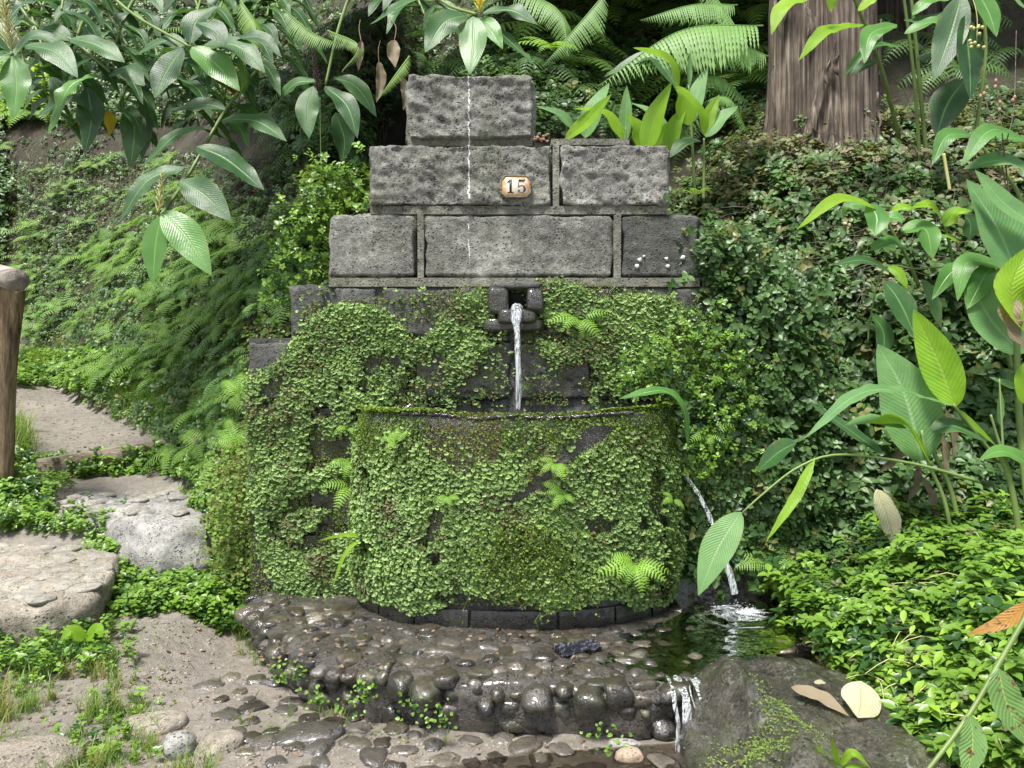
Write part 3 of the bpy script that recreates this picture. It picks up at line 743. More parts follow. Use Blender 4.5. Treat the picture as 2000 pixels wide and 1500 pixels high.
# frame rim
V = []; 
for s, yy in ((1.07, .05), (1.07, -.006), (1.0, -.007), (.97, -.002)): V += [(a * s, yy, b * s) for a, b in oc]
link('plate_rim', mesh('plate_rim', np.array(V), grid_faces(4, 8, True), smooth=False), M['mortar'], plate)
def glyph(name, polys, x0, sc):
    Bf = Buf()
    for P in polys:
        P = np.array(P) * sc + np.array((x0, 0)); k = len(P) // 2          # strip: P[i] left edge, P[k+i] right edge
        a, b = P[:k], P[k:]; fr = np.vstack([a, b]); V = np.vstack([np.c_[fr[:, 0], np.full(2 * k, -PT * .5 - .0022), fr[:, 1]], np.c_[fr[:, 0], np.full(2 * k, -.001), fr[:, 1]]])
        F = [(i, i + 1, k + i + 1, k + i) for i in range(k - 1)] + [(i, i + 2 * k, i + 1 + 2 * k, i + 1) for i in range(k - 1)] + [(k + i, k + i + 1, 3 * k + i + 1, 3 * k + i) for i in range(k - 1)] + [(0, k, 3 * k, 2 * k), (k - 1, 3 * k - 1, 4 * k - 1, 2 * k - 1)]
        Bf.add(V, np.array(F))
    o = link(name, None, None); bpy.data.objects.remove(o)
    o = Bf.build(name, M['ink'], plate, smooth=False); return o
glyph('digit_one', [[(-.16, -.96), (-.16, 1.0), (.16, -.96), (.16, 1.0)], [(-.46, -1.0), (.46, -1.0), (-.46, -.88), (.46, -.88)], [(-.52, .62), (-.16, .98), (-.50, .50), (-.16, .72)]], -.027, .034)
ang = np.radians(np.linspace(152, -148, 26)); ro = .60 + 0 * ang; th_ = .05 + .27 * np.clip(np.cos(ang), 0, 1) ** .8
outer = np.c_[-.02 + .62 * np.cos(ang), -.42 + .58 * np.sin(ang)]; inner = np.c_[-.02 + (.62 - th_) * np.cos(ang), -.42 + (.58 - .07) * np.sin(ang)]
dot = np.radians(np.linspace(0, 180, 9)); dA = np.c_[-.44 + .15 * np.cos(dot), -.66 + .15 * np.sin(dot)]; dB = np.c_[-.44 + .15 * np.cos(dot), -.66 - .15 * np.sin(dot)]
glyph('digit_five', [np.vstack([outer, inner]), [(-.56, -.12), (-.48, .98), (-.48, -.12), (-.40, .98)], [(-.48, .74), (.30, .70), (.52, 1.0), (-.48, 1.0), (.34, 1.0), (.52, 1.06)], np.vstack([dA, dB])], .030, .034)

# spout: two stone cheeks, lintel and sill round a black box painted as the hole's shade
def lump(x0, x1, z0, z1, y0, y1, name, m, seed, par=fountain, boxy=.75):
    V, F = ico(4); V = np.sign(V) * np.abs(V) ** (1 - boxy * .75); V = V / np.abs(V).max(0)
    c = np.array(((x0 + x1) / 2, (y0 + y1) / 2, (z0 + z1) / 2)); h = np.array(((x1 - x0) / 2, (y1 - y0) / 2, (z1 - z0) / 2)); V = V * h + c
    V = V + unit(V - c) * (.010 * fbm(V, 10, 3, seed))[:, None]; return link(name, mesh(name, V - fb, F), m, par)
lump(wx(952), wx(996), wz(618), wz(562), 3.91, 4.15, 'spout_cheek', M['basalt_wet'], 1)
lump(wx(1026), wx(1062), wz(616), wz(562), 3.91, 4.15, 'spout_cheek', M['basalt_wet'], 2)
lump(wx(970), wx(1050), wz(636), wz(604), 3.89, 4.15, 'spout_sill', M['basalt_wet'], 3)
lump(wx(960), wx(1060), wz(566), wz(552), 3.93, 4.15, 'spout_lintel', M['basalt_dark'], 4)
V, F = bx(wx(994), wx(1028), 3.99, 4.05, wz(600), wz(560)); link('spout_hole_shade', mesh('spout_hole_shade', V - fb, F, smooth=False), M['hole'], fountain)  # black box stands in for the shade inside the hole
lump(wx(945), wx(1065), wz(650), wz(620), 3.93, 4.1, 'spout_base', M['basalt_wet'], 5)

# basin shell: D plan, solid wall with a hollow, slightly flared
def dcurve(k, n=90, ex=2.5, ey=2.1):
    a = np.linspace(math.pi, 2 * math.pi, n); c, s = np.cos(a), np.sin(a)
    return np.c_[BCX + BRX * k * np.sign(c) * np.abs(c) ** (2 / ex), 4.0 + BRY * k * np.sign(s) * np.abs(s) ** (2 / ey)]
ZR = 1.0
def rim_z(x): return .012 * vnoise(np.c_[x * 6, x * 0, x * 0], 4) - .012 * np.exp(-((x - .05) / .3) ** 2)
prof = [(.965, -.05), (.965, .06), (.975, .14), (.985, .25), (.995, .35), (1.0, .45), (1.0, .55), (.995, .65), (.99, .75), (.98, .85), (.975, .92), (.97, .96), (.955, .985), (.93, 1.0), (.90, 1.0), (.87, .99), (.86, .96), (.86, .8), (.84, .4)]
V = []
for k, z in prof:
    c_ = dcurve(k); c_[:, 1] = np.maximum(c_[:, 1], 3.2); zz = np.full(90, z * ZR) + (rim_z(c_[:, 0]) if z > .9 else 0); V.append(np.c_[c_, zz])
V = np.vstack(V); nn = unit(V - np.array((BCX, 4.0, .5))); V += nn * np.array((1, 1, .1)) * (.014 * fbm(V, 3.5, 3, 77) + .006 * fbm(V, 14, 3, 78))[:, None]
basin = link('basin', mesh('basin', V - fb, grid_faces(len(prof), 90)), M['basalt_wet'], fountain)
# masonry courses visible at the bare foot of the basin
for i in range(9):
    a0, a1 = i / 9, (i + 1) / 9; c_ = dcurve(.972, 200); s0, s1 = int(a0 * 199), int(a1 * 199); cc_ = c_[s0:s1]
    V = np.vstack([np.c_[cc_, np.full(len(cc_), z)] + np.c_[unit(cc_ - np.array((BCX, 4.0))) * d_, np.zeros(len(cc_))] for z, d_ in ((-.03, .0), (-.03, .012), (.05, .014), (.085, .012), (.092, .008), (.094, -.01))])
    V += (.004 * fbm(V, 16, 3, 40 + i))[:, None] * unit(V - np.array((BCX, 4.0, .1)))
    link('foot_stone', mesh('foot_stone', V - fb, grid_faces(6, len(cc_))), M['basalt_wet'], fountain)
# black pebbles set along the wet front lip
lip = dcurve(.95, 200)
for i in range(60, 142, 3):
    r = random.uniform(.014, .022); o = link('rim_pebble', random.choice(cob['cobble_black']), None, fountain)
    o.location = (lip[i, 0] - fb[0] + random.uniform(-.006, .006), lip[i, 1] - fb[1], float(ZR * .985 + rim_z(lip[i:i + 1, 0])[0])); o.scale = (r * 1.5, r, r * .6)

# water: in the basin, the jet, the side jet, the pool and the run-off
c_ = dcurve(.875, 60); V = np.vstack([[(BCX, 3.97, .965)], np.c_[c_, np.full(60, .965)]]); F = np.array([(0, i, i + 1) for i in range(1, 60)])
tag(link('basin_water', mesh('basin_water', V, F), M['pool']), 'dark water filling the mossy basin', 'water')

def jet(name, P, R, label, seed=0, n=14, seg=70, amp=.35):
    V, F = tube(P, R, n, seg); c = catmull(P, seg); ci = np.repeat(np.arange(seg), n); dv = V - c[ci]; q = V * np.array((60, 60, 9))
    V = V + dv * (fbm(q, 1, 3, seed) * amp)[:, None] + np.c_[.006 * vnoise(np.c_[c[ci][:, 2] * 11, ci * 0, ci * 0 + seed], 2), np.zeros(len(V)), np.zeros(len(V))]
    b = V.mean(0); return tag(link(name, mesh(name, V - b, F), M['jet'], None, b), label, 'water')
j1 = [at(1010, 604, 3.99), at(1011, 605, 3.90), at(1010, 624, 3.82), at(1011, 680, 3.75), at(1014, 740, 3.735), at(1014, 800, 3.73)]
jet('water_jet', j1, [.026, .032, .018, .013, .013, .014, .011], 'white stream of water falling from the stone spout into the basin', 3, amp=.28)
jet('water_jet', [at(1003, 600, 3.9), at(1004, 604, 3.83), at(1010, 625, 3.785), at(1016, 690, 3.76), at(1010, 730, 3.75)], [.012, .012, .008, .007, .003], 'thin side strand twisting around the falling stream', 8, amp=.3)
j2 = [at(1325, 915, 3.9), at(1350, 940, 3.86), at(1375, 985, 3.8), at(1400, 1050, 3.75), at(1420, 1110, 3.72), at(1437, 1160, 3.7)]
jet('water_jet', j2, [.006, .008, .010, .011, .013, .017], 'curved overflow stream spouting from the right side of the basin', 12, amp=.4)
V, F = tube([at(1308, 912, 4.0), at(1330, 916, 3.895)], [.016, .016], 12, 4); b0 = V.mean(0)
link('overflow_pipe', mesh('overflow_pipe', V - fb, F), M['basalt_wet'], fountain)

# pool sheet over the low right part of the platform
pp = [(.42, 3.42), (.30, 3.15), (.45, 2.95), (.75, 2.86), (.98, 2.98), (1.1, 3.2), (1.42, 3.42), (1.75, 3.9), (1.75, 4.35), (.8, 4.35), (.8, 4.05), (.86, 3.7), (.6, 3.5)]
q = resample(pp, 80); c0 = np.array((1.0, 3.55)); V = []
for k in range(26): xy = c0 + (q - c0) * (k / 25); V.append(np.c_[xy, np.full(80, .0)])
V = np.vstack(V); dd = np.hypot(V[:, 0] - 1.1, V[:, 1] - 3.7); V[:, 2] += .007 * np.sin(dd * 60) * np.exp(-dd * 4) + .003 * fbm(V, 12, 2, 3)
tag(link('pool_water', mesh('pool_water', V, grid_faces(26, 80, True)), M['pool']), 'shallow clear pool over cobbles', kind='structure')
# sheet spilling over the platform edge
B = Buf()
for k, (xa, xb) in enumerate([(.60, .612), (.625, .655), (.67, .676), (.69, .725), (.74, .75), (.765, .77)]):
    n = 12; us = np.linspace(xa, xb, n); pts_ = [(2.95, .006), (2.86, .004), (2.80, -.006), (2.765, -.04), (2.75, -.09), (2.745, -.15), (2.74, -.2)]
    V = np.array([[(u + .012 * vnoise(np.array([[u * 30, z * 18, k]]), 5)[0] * (i > 1), y + .012 * math.sin(u * 160), z) for u in us] for i, (y, z) in enumerate(pts_)]).reshape(-1, 3)
    V2 = V + np.array((0, .006, .0)); B.add(V, grid_faces(7, n)); 
B.build('run_off_water', M['jet']); tag(bpy.data.objects['run_off_water'], 'thin sheet of water spilling over the cobbled edge', 'water')
V = []; q = resample([(.0, 2.72), (.45, 2.78), (.8, 2.84), (.86, 2.6), (.8, 2.3), (-.1, 2.2), (-.45, 2.4), (-.3, 2.62)], 60); c0 = q.mean(0)
for k in range(20): V.append(np.c_[c0 + (q - c0) * (k / 19), np.full(60, -.183)])
V = np.vstack(V); V[:, 2] += .003 * fbm(V, 14, 2, 8)
tag(link('puddle_water', mesh('puddle_water', V, grid_faces(20, 60, True)), M['pool']), 'shallow puddle on the lower path', kind='structure')
# splash
iv, ifc = ico(1); n = 150; c = np.array(at(1440, 1168, 3.7)); c[2] = .01
n = 70; a = rnd(n, 0, 6.28); r = np.abs(RNG.normal(0, .06, n)); P = np.c_[c[0] + np.cos(a) * r, c[1] + np.sin(a) * r, c[2] + np.abs(RNG.normal(0, .03, n)) * np.exp(-r * 6)]
B = Buf(); V, F, U, T = instance((iv, ifc, np.zeros((len(iv), 2))), P, rvec(n), rvec(n), RNG.uniform(.001, .0035, n)); B.add(V, F, U, T)
for k in range(60):
    a = random.uniform(0, 6.28); L_ = random.uniform(.04, .16); r0 = random.uniform(.0, .03); th = np.linspace(0, 1, 10); ar = random.uniform(.01, .05)
    cx = c[0] + np.cos(a + th * .9) * (r0 + L_ * th); cy = c[1] + np.sin(a + th * .9) * (r0 + L_ * th) * .7; w_ = random.uniform(.002, .008) * np.sin(th * 3.14) + .0005
    V = np.vstack([np.c_[cx - w_ * np.sin(a), cy + w_ * np.cos(a), .008 + .010 * np.sin(th * 3.1)], np.c_[cx + w_ * np.sin(a), cy - w_ * np.cos(a), .008 + .004 * np.sin(th * 3.1)]]); B.add(V, grid_faces(2, 10))
o = B.build('splash_foam', M['foam']); tag(o, 'white splash where the overflow stream hits the pool', 'splash')
o['kind'] = 'stuff'

# ------------------------------------------------------------------ boulders
def bz(x, y): return .11 * np.exp(-np.abs((x - .86 + .06 * (y - 2.7)) / .085) ** 1.3) * sm(3.25, 2.7, y) + .03 * np.exp(-((x - 1.15) / .2) ** 2) - .10 * sm(.82, .60, x) - .04 * sm(2.7, 3.3, y)
V, F = slab([(.74, 3.22), (.98, 3.3), (1.28, 3.12), (1.5, 2.75), (1.55, 2.0), (1.2, 1.7), (.75, 1.75), (.56, 2.2), (.62, 2.8)], .0, -.3, bevel=.08, n=140, rings=34, rough=.024, seed=21, zfun=bz, bulge=.0)
V[:, 2] += .022 * np.abs(fbm(V, 5, 5, 3, .6)) + .004 * fbm(V, 40, 2, 7); c = np.array((1.05, 2.5, -.3))
tag(link('boulder', mesh('boulder', V - c, F), M['boulder_wet'], None, c), 'large dark wet boulder at bottom right of the platform', 'boulder')
def gz(px, py, z=-.18): p = onz(px, py, z); p[2] = float(H(p[0], p[1])); return p
stone('rock', gz(45, 1490, -.19) + np.array((0, 0, .0)), (.19, .13, .075), M['step'], 5, .1, label='flat brownish rock at the bottom left corner', cat='rock')
stone('rock', gz(352, 1462, -.19) + np.array((0, 0, .03)), (.062, .05, .045), M['boulder'], 8, .3, label='small rounded grey rock in the grass below the mud path', cat='rock')
stone('rock', gz(300, 1405, -.17), (.12, .09, .05), M['step'], 11, .5, label='half buried stone edging the mud path', cat='rock')
stone('rock', gz(600, 1440, -.2), (.13, .08, .04), M['cobble'], 12, .2, label='broad muddy rock sunk into the lower path', cat='rock')
stone('rock', gz(1225, 1442, -.17), (.068, .035, .028), M['boulder'], 15, -.2, label='grey oblong rock beside the reddish one under the spill', cat='rock')
stone('rock', gz(1230, 1472, -.17) + np.array((0, 0, .012)), (.052, .038, .034), M['tanstone'], 17, .1, label='small reddish tan rock in the wet lower path', cat='rock')
stone('rock', gz(430, 1460, -.2), (.09, .07, .05), M['step'], 19, .9, label='mossy sunken stone between the grass and lower path', cat='rock')

# ------------------------------------------------------------------ trees
def tree(name, foot, r0, r1, Ht, m, label, seed, flare=.35, lean=0.0):
    n, seg = 420, 120; th = np.arange(n) / n * 2 * math.pi; zs = np.linspace(-.5, Ht, seg) ; V = []
    for z in zs:
        u = max(z, 0) / Ht; r = r0 + (r1 - r0) * u; fl = flare * r0 * math.exp(-max(z, -.2) / .22) * (1 + .5 * np.cos(th * 5 + seed) + .3 * np.cos(th * 3 + 1))
        P = np.c_[np.cos(th) * 5, np.sin(th) * 5, np.full(n, z * .55 + seed)]
        tw = th + .05 * z
        ri = np.abs(vnoise(np.c_[np.cos(tw) * 7, np.sin(tw) * 7, np.full(n, z * .5 + seed)], seed)); rj = np.abs(vnoise(np.c_[np.cos(tw) * 14, np.sin(tw) * 14, np.full(n, z * .8)], seed + 1))
        rr = r + fl + r0 * (.13 * ri + .10 * rj + .12 * vnoise(np.c_[np.cos(th) * 1.5, np.sin(th) * 1.5, np.full(n, z * .4)], seed + 2))
        V.append(np.c_[np.cos(th) * rr + lean * z, np.sin(th) * rr, np.full(n, z)])
    root = empty(name, foot, label, 'tree'); t_ = link('trunk', mesh('trunk', np.vstack(V), grid_faces(seg, n, True)), m, root)
    # loose strips of bark
    for k in range(26):
        a = -math.pi / 2 + random.uniform(-1.3, 1.3); z0 = random.uniform(.05, 2.0); ln = random.uniform(.15, .5); wd = random.uniform(.012, .03); us = np.linspace(0, 1, 12)
        rr = r0 * (1.20 + .02 * np.sin(us * 9)) + (r1 - r0) * z0 / Ht + flare * r0 * np.exp(-(z0 + us * ln) / .22) + .004 ; aa = a + .05 * np.sin(us * 5 + k)
        V = np.vstack([np.c_[np.cos(aa + s * wd / r0 * np.sin(us * 3.1 + .1)) * (rr + (.012 if s == 0 else 0)), np.sin(aa + s * wd / r0 * np.sin(us * 3.1 + .1)) * (rr + (.012 if s == 0 else 0)), z0 + us * ln] for s in (-1, 0, 1)])
        V[:, 0] += lean * V[:, 2]; link('bark_strip', mesh('bark_strip', V, grid_faces(3, 12)), m, root)
    return root
f1 = at(1598, 312, 5.75); f1[2] = f1[2] - .05
tree('conifer_tree', f1, .335, .29, 5.5, M['bark'], 'thick conifer trunk with furrowed red brown bark on the bank', 3, flare=.18)
f2 = at(1770, 190, 7.3)
tree('conifer_tree', f2, .26, .22, 5.5, M['bark_dark'], 'second darker trunk half hidden behind the large conifer', 9, flare=.2)

# fast terrain lookup for planting
def Hg(x, y):
    i = np.clip(np.searchsorted(gx, x) - 1, 0, len(gx) - 2); j = np.clip(np.searchsorted(gy, y) - 1, 0, len(gy) - 2)
    u = (x - gx[i]) / (gx[i + 1] - gx[i]); v = (y - gy[j]) / (gy[j + 1] - gy[j])
    return (GZ[j, i] * (1 - u) + GZ[j, i + 1] * u) * (1 - v) + (GZ[j + 1, i] * (1 - u) + GZ[j + 1, i + 1] * u) * v
def Hn(x, y):
    e = .08; zx = (Hg(x + e, y) - Hg(x - e, y)) / (2 * e); zy = (Hg(x, y + e) - Hg(x, y - e)) / (2 * e)
    return unit(np.stack([-zx, -zy, np.ones_like(zx)], -1))
def hit(px, py):
    r = ray(px, py); r = r / r[..., 1:2]; n = len(r); lo = np.full(n, 2.0); hi = np.full(n, 24.0); act = np.arange(n)
    for yy in np.concatenate([np.arange(2.08, 8, .08), np.arange(8, 24, .2)]):
        p = EYE + r[act] * yy; u = p[:, 2] < Hg(p[:, 0], p[:, 1]); hi[act[u]] = yy; act = act[~u]; lo[act] = yy
        if not len(act): break
    for _ in range(6):
        m_ = (lo + hi) / 2; p = EYE + r * m_[:, None]; u = p[:, 2] < Hg(p[:, 0], p[:, 1]); hi = np.where(u, m_, hi); lo = np.where(u, lo, m_)
    return EYE + r * hi[:, None]

# ------------------------------------------------------------------ leaf templates
def leaf_tmpl(rows=((0, 0), (.25, .34), (.55, .36), (.8, .2), (1, 0)), fold=.12, droop=.15, cup=0.0):
    V = []; U = []; idx = []
    for v, w_ in rows:
        z = -droop * v * v
        if w_ == 0: idx.append([len(V)]); V.append((0, v, z)); U.append((.5, v))
        else:
            idx.append([len(V), len(V) + 1, len(V) + 2]); 
            for s in (-1, 0, 1): V.append((s * w_, v, z + abs(s) * fold * (1 if w_ > .1 else .5))); U.append((.5 + s * .5, v))
    F = []
    for a, b in zip(idx[:-1], idx[1:]):
        if len(a) == 1: F += [(a[0], b[1], b[0]), (a[0], b[2], b[1])]
        elif len(b) == 1: F += [(a[0], a[1], b[0]), (a[1], a[2], b[0])]
        else:
            for k in (0, 1): F += [(a[k], a[k + 1], b[k + 1]), (a[k], b[k + 1], b[k])]
    return np.array(V, float), np.array(F), np.array(U, float)

def round_tmpl(n=8, notch=True, cup=.25):
    a = np.arange(n) / n * 2 * math.pi - math.pi / 2; r = np.where((np.arange(n) == 0) & notch, .45, 1.0) * (1 + .12 * np.cos(a * 3))
    V = np.vstack([[(0, 0, 0)], np.c_[r * np.cos(a) * .5, r * np.sin(a) * .5 + .4, cup * .5 * np.ones(n) * (.6 + .4 * np.sin(a * 2))]])
    F = np.array([(0, 1 + i, 1 + (i + 1) % n) for i in range(n)]); return V, F, np.c_[V[:, 0] + .5, V[:, 1]]

def compose(tm, items):
    Vs, Fs, Us, n = [], [], [], 0
    for (p, az, el, s) in items:
        d = np.array((math.cos(az) * math.cos(el), math.sin(az) * math.cos(el), math.sin(el))); up = np.array((-math.cos(az) * math.sin(el), -math.sin(az) * math.sin(el), math.cos(el)))
        B = basis(up[None], d[None])[0]; V, F, U = tm; Vs.append(V @ B.T * s + np.array(p)); Fs.append(F + n); Us.append(U); n += len(V)
    return np.vstack(Vs), np.vstack(Fs), np.vstack(Us)

IVY = leaf_tmpl(); NARROW = leaf_tmpl(((0, 0), (.3, .2), (.6, .2), (1, 0)), .06, .25)
WORT = round_tmpl(); WORT2 = round_tmpl(6, False, .4)
def sprig(tm, n, h, r, s0, seed):
    rr = random.Random(seed); return compose(tm, [((rr.uniform(-r, r), rr.uniform(-r, r), h * i / n), i * 2.4 + rr.uniform(-.4, .4), rr.uniform(-.15, .45), s0 * rr.uniform(.7, 1.1)) for i in range(n)])
SPRIGS = [sprig(IVY, 6, .9, .12, .8, k) for k in range(4)]
SPRIGT = [sprig(leaf_tmpl(((0, 0), (.2, .26), (.5, .29), (.78, .17), (1, 0)), .1, .2), 8, .8, .15, 1.0, 20 + k) for k in range(4)]
def blade_tmpl(n=11, seed=0, spread=.5, h=1.0, w=.016):
    rr = random.Random(seed); V = []; F = []; U = []
    for _ in range(n):
        a = rr.uniform(0, 6.28); sp = rr.uniform(.1, spread); hh = h * rr.uniform(.5, 1); base = (rr.uniform(-.12, .12), rr.uniform(-.12, .12)); k = len(V); cx, sx = -math.sin(a), math.cos(a)
        for i in range(5):
            u = i / 4; d_ = sp * u * u * hh * 1.3; z = hh * (u - .35 * sp * u * u * u); ww = w * (1 - u) ** .6
            for s in (-1, 1): V.append((base[0] + math.cos(a) * d_ + s * ww * cx, base[1] + math.sin(a) * d_ + s * ww * sx, z)); U.append((.5 + .5 * s, u))
        for i in range(4): F.append((k + 2 * i, k + 2 * i + 1, k + 2 * i + 3, k + 2 * i + 2))
    return np.array(V, float), np.array(F), np.array(U, float)
TUFT = [blade_tmpl(12, k, .7) for k in range(3)]; FINE = [blade_tmpl(26, 10 + k, .9, 1.0, .005) for k in range(2)]

def many(name, tmpls, P, Z, Y, s, m, **k):
    B = Buf(); ids = RNG.integers(0, len(tmpls), len(P)); s = np.broadcast_to(s, (len(P),))
    for i, tm in enumerate(tmpls):
        q = ids == i
        if q.any(): V, F, U, T = instance(tm, P[q], Z[q], Y[q], s[q]); B.add(V, F, U, T)
    return tag(B.build(name, m), kind='stuff', **k)

# ------------------------------------------------------------------ liverwort and moss on the masonry
def wall_cover(poly, n, holes=(), nscale=6, thr=-.2, seed=0):
    p = samplepoly(poly, n); X = (p[:, 0] - 1000) * YW / FPX; Z = at(p[:, 0] * 0 + 1000, p[:, 1], YW)[:, 2]
    k = fbm(np.c_[X, Z, X * 0], nscale, 4, seed) > thr
    for h in holes: k &= ~inpoly(p[:, 0], p[:, 1], h)
    return np.c_[X[k], np.full(k.sum(), YW), Z[k]]
Lp = [(486, 742), (520, 728), (560, 700), (585, 655), (612, 620), (660, 592), (700, 597), (745, 605), (790, 640), (850, 650), (875, 600), (905, 572), (945, 556), (962, 600), (985, 650), (950, 690), (915, 725), (870, 735), (855, 700), (800, 705), (770, 745), (752, 790), (700, 790), (690, 800), (705, 1165), (490, 1160), (500, 1120), (487, 1050)]
Lh = [[(585, 905), (640, 850), (690, 835), (690, 900), (640, 905), (600, 930)], [(640, 935), (690, 900), (695, 1000), (655, 1060), (600, 1080), (560, 1065), (640, 1000)], [(484, 1000), (500, 990), (520, 1100), (550, 1160), (488, 1160)], [(760, 690), (800, 680), (790, 720), (755, 740)]]
Rp = [(1048, 552), (1095, 542), (1135, 566), (1175, 590), (1210, 578), (1280, 578), (1335, 600), (1385, 625), (1440, 640), (1480, 760), (1490, 1080), (1320, 1080), (1318, 800), (1290, 775), (1200, 772), (1168, 735), (1150, 700), (1085, 715), (1050, 680), (1040, 640), (1062, 600)]
P = np.vstack([wall_cover(Lp, 30000, Lh, 8, -.48, 2), wall_cover(Rp, 25000, (), 8, -.5, 5),
               wall_cover([(740, 680), (1170, 680), (1170, 790), (740, 790)], 2600, (), 11, .4, 9), wall_cover([(590, 560), (1420, 560), (1500, 800), (484, 800), (484, 720)], 2500, (), 14, .25, 13)])
P[:, [0, 2]] += RNG.normal(size=(len(P), 2)) * .014
thick = .022 + .04 * np.clip(fbm(P, 5, 3, 8) * .5 + .5, 0, 1)
n = len(P); P[:, 1] -= thick * RNG.random(n) ** .7 + .012
Zn = unit(np.c_[rnd(n) * .95, -1.0 + rnd(n) * .5, .6 + rnd(n) * .85]); Yn = unit(np.c_[rnd(n) * .8, -.25 + rnd(n) * .3, -1 + rnd(n) * .5])
sz = RNG.uniform(.010, .024, n) * (1 + .35 * np.clip(fbm(P, 4, 2, 50), -1, 1))
o = scatter('liverwort', WORT, P, Zn, Yn, sz, M['wort'], np.clip(.5 + .45 * fbm(P, 6, 4, 60) + rnd(n) * .4, 0, 1)); tag(o, 'green liverwort carpet creeping over the fountain wall', 'liverwort', kind='stuff')
# moss backing, tinted dark for the leaf gaps, on the wall and around the basin skin
def basin_pts(n, z0, z1):
    c_ = dcurve(1.0, 400); Lc = np.concatenate([[0], np.cumsum(np.linalg.norm(np.diff(c_, axis=0), axis=1))]); s = RNG.random(n) * Lc[-1]
    x = np.interp(s, Lc, c_[:, 0]); y = np.interp(s, Lc, c_[:, 1]); tx = np.interp(s, Lc, np.gradient(c_[:, 0])); ty = np.interp(s, Lc, np.gradient(c_[:, 1]))
    nr = unit(np.c_[ty, -tx, 0 * x]); z = z0 + (z1 - z0) * RNG.random(n)
    k = np.interp(z, [0, .14, .25, .45, .75, .92, 1.0], [.965, .975, .985, 1.0, .99, .975, .94]); x = BCX + (x - BCX) * k; y = 4 + (y - 4) * k
    return np.c_[x, y, z], nr
P, nr = basin_pts(60000, .05, 1.0)
lowcut = .10 + .07 * fbm(np.c_[P[:, 0] * 5, P[:, 0] * 0, P[:, 0] * 0], 1, 3, 5); pf = fbm(P, 6, 4, 21)
px_ = 1000 + P[:, 0] / P[:, 1] * FPX; py_ = 694 - (P[:, 2] - EYE[2]) / P[:, 1] * FPX
streak = np.abs((px_ - 1015) * .62 + (py_ - 960) * .78 + 12 * pf) < 15 + 10 * pf; streak &= (py_ > 830) & (py_ < 980)
brown = ((px_ - 905) / 50) ** 2 + ((py_ - 850) / 75) ** 2 < 1 + .4 * pf
darkr = (px_ > 1285) & (pf > -.15) & (py_ < 960)
keep = (P[:, 2] > lowcut) & (pf > -.66) & ~streak & ~(darkr & (RNG.random(len(P)) < .6)); keep &= ~(brown & (RNG.random(len(P)) < .75))
fine = sm(.55, .95, P[:, 2] + .12 * pf); isf = RNG.random(len(P)) < fine
A = keep & ~isf; n = A.sum(); Q = P[A] + nr[A] * (RNG.random(n) * (.03 + .03 * np.exp(-((P[A, 2] - .25) / .15) ** 2)))[:, None]; N_ = nr[A]
o = scatter('liverwort', WORT, Q, unit(N_ + np.c_[rnd(n) * .85, rnd(n) * .5, .55 + rnd(n) * .85]), unit(N_ * .3 + np.c_[rnd(n) * .8, rnd(n) * .2, -1 + rnd(n) * .4]), RNG.uniform(.009, .024, n), M['wort'],
            np.clip(.5 + .45 * fbm(Q, 7, 4, 61) + rnd(n) * .4, 0, 1)); tag(o, 'dense liverwort hanging over the lower basin front', 'liverwort', kind='stuff')
P2, nr2 = basin_pts(52000, .12, 1.0); pf2 = fbm(P2, 7, 3, 22); px2 = 1000 + P2[:, 0] / P2[:, 1] * FPX; py2 = 694 - (P2[:, 2] - EYE[2]) / P2[:, 1] * FPX
k2 = (RNG.random(len(P2)) < .3 + .7 * sm(.4, .8, P2[:, 2] + .1 * pf2)) & (pf2 > -.95) & ~((px2 > 1285) & (RNG.random(len(P2)) < .5)) & ~((np.abs((px2 - 1015) * .62 + (py2 - 960) * .78 + 12 * pf2) < 14) & (py2 > 830))
Q = P2[k2]; n = len(Q); N_ = nr2[k2]; Q = Q + N_ * (RNG.random(n) * .016)[:, None]
bt = ((px2[k2] - 905) / 75) ** 2 + ((py2[k2] - 840) / 95) ** 2 < 1; tn = np.clip(.55 + .4 * fbm(Q, 5, 3, 62) + rnd(n) * .35, .17, 1); tn = np.where(bt & (RNG.random(n) < .6), .05, tn)
o = scatter('fine_moss', WORT2, Q, unit(N_ + rvec(n) * .6), unit(np.c_[rnd(n) * .6, rnd(n) * .3, -np.ones(n)]), RNG.uniform(.005, .012, n), M['wortfine'], tn); tag(o, 'fine yellow green moss on the upper basin face', 'moss', kind='stuff')
# mossy lip on top of the rim
n = 4200; c_ = dcurve(.945, 500); i = RNG.integers(0, 500, n); q = np.c_[c_[i] + rnd(n)[:, None] * np.array((.03, .02)), 1.0 + rnd(n) * .008]; q[:, 2] += rim_z(q[:, 0])
kk = ((np.abs(q[:, 0] - .04) > .30 + .08 * rnd(n)) & (fbm(q, 12, 3, 8) > -.15 - .5 * (q[:, 0] > .4))) | (RNG.random(n) < .06); q = q[kk]; n = len(q)
o = scatter('rim_moss', WORT2, q, unit(np.c_[rnd(n) * .6, rnd(n) * .6, np.ones(n)]), rvec(n), RNG.uniform(.008, .017, n), M['wortfine'], np.clip(.8 + rnd(n) * .25, .2, 1)); tag(o, 'bright yellow moss lining the basin rim', 'moss', kind='stuff')
n = 26000; W_ = wall_cover([(484, 735), (560, 690), (600, 590), (800, 575), (950, 552), (1100, 545), (1420, 590), (1480, 800), (1320, 1000), (1318, 790), (700, 790), (705, 1165), (484, 1165)], n, (), 6, -.5, 71); n = len(W_)
W_[:, 1] -= RNG.random(n) * .014 + .006
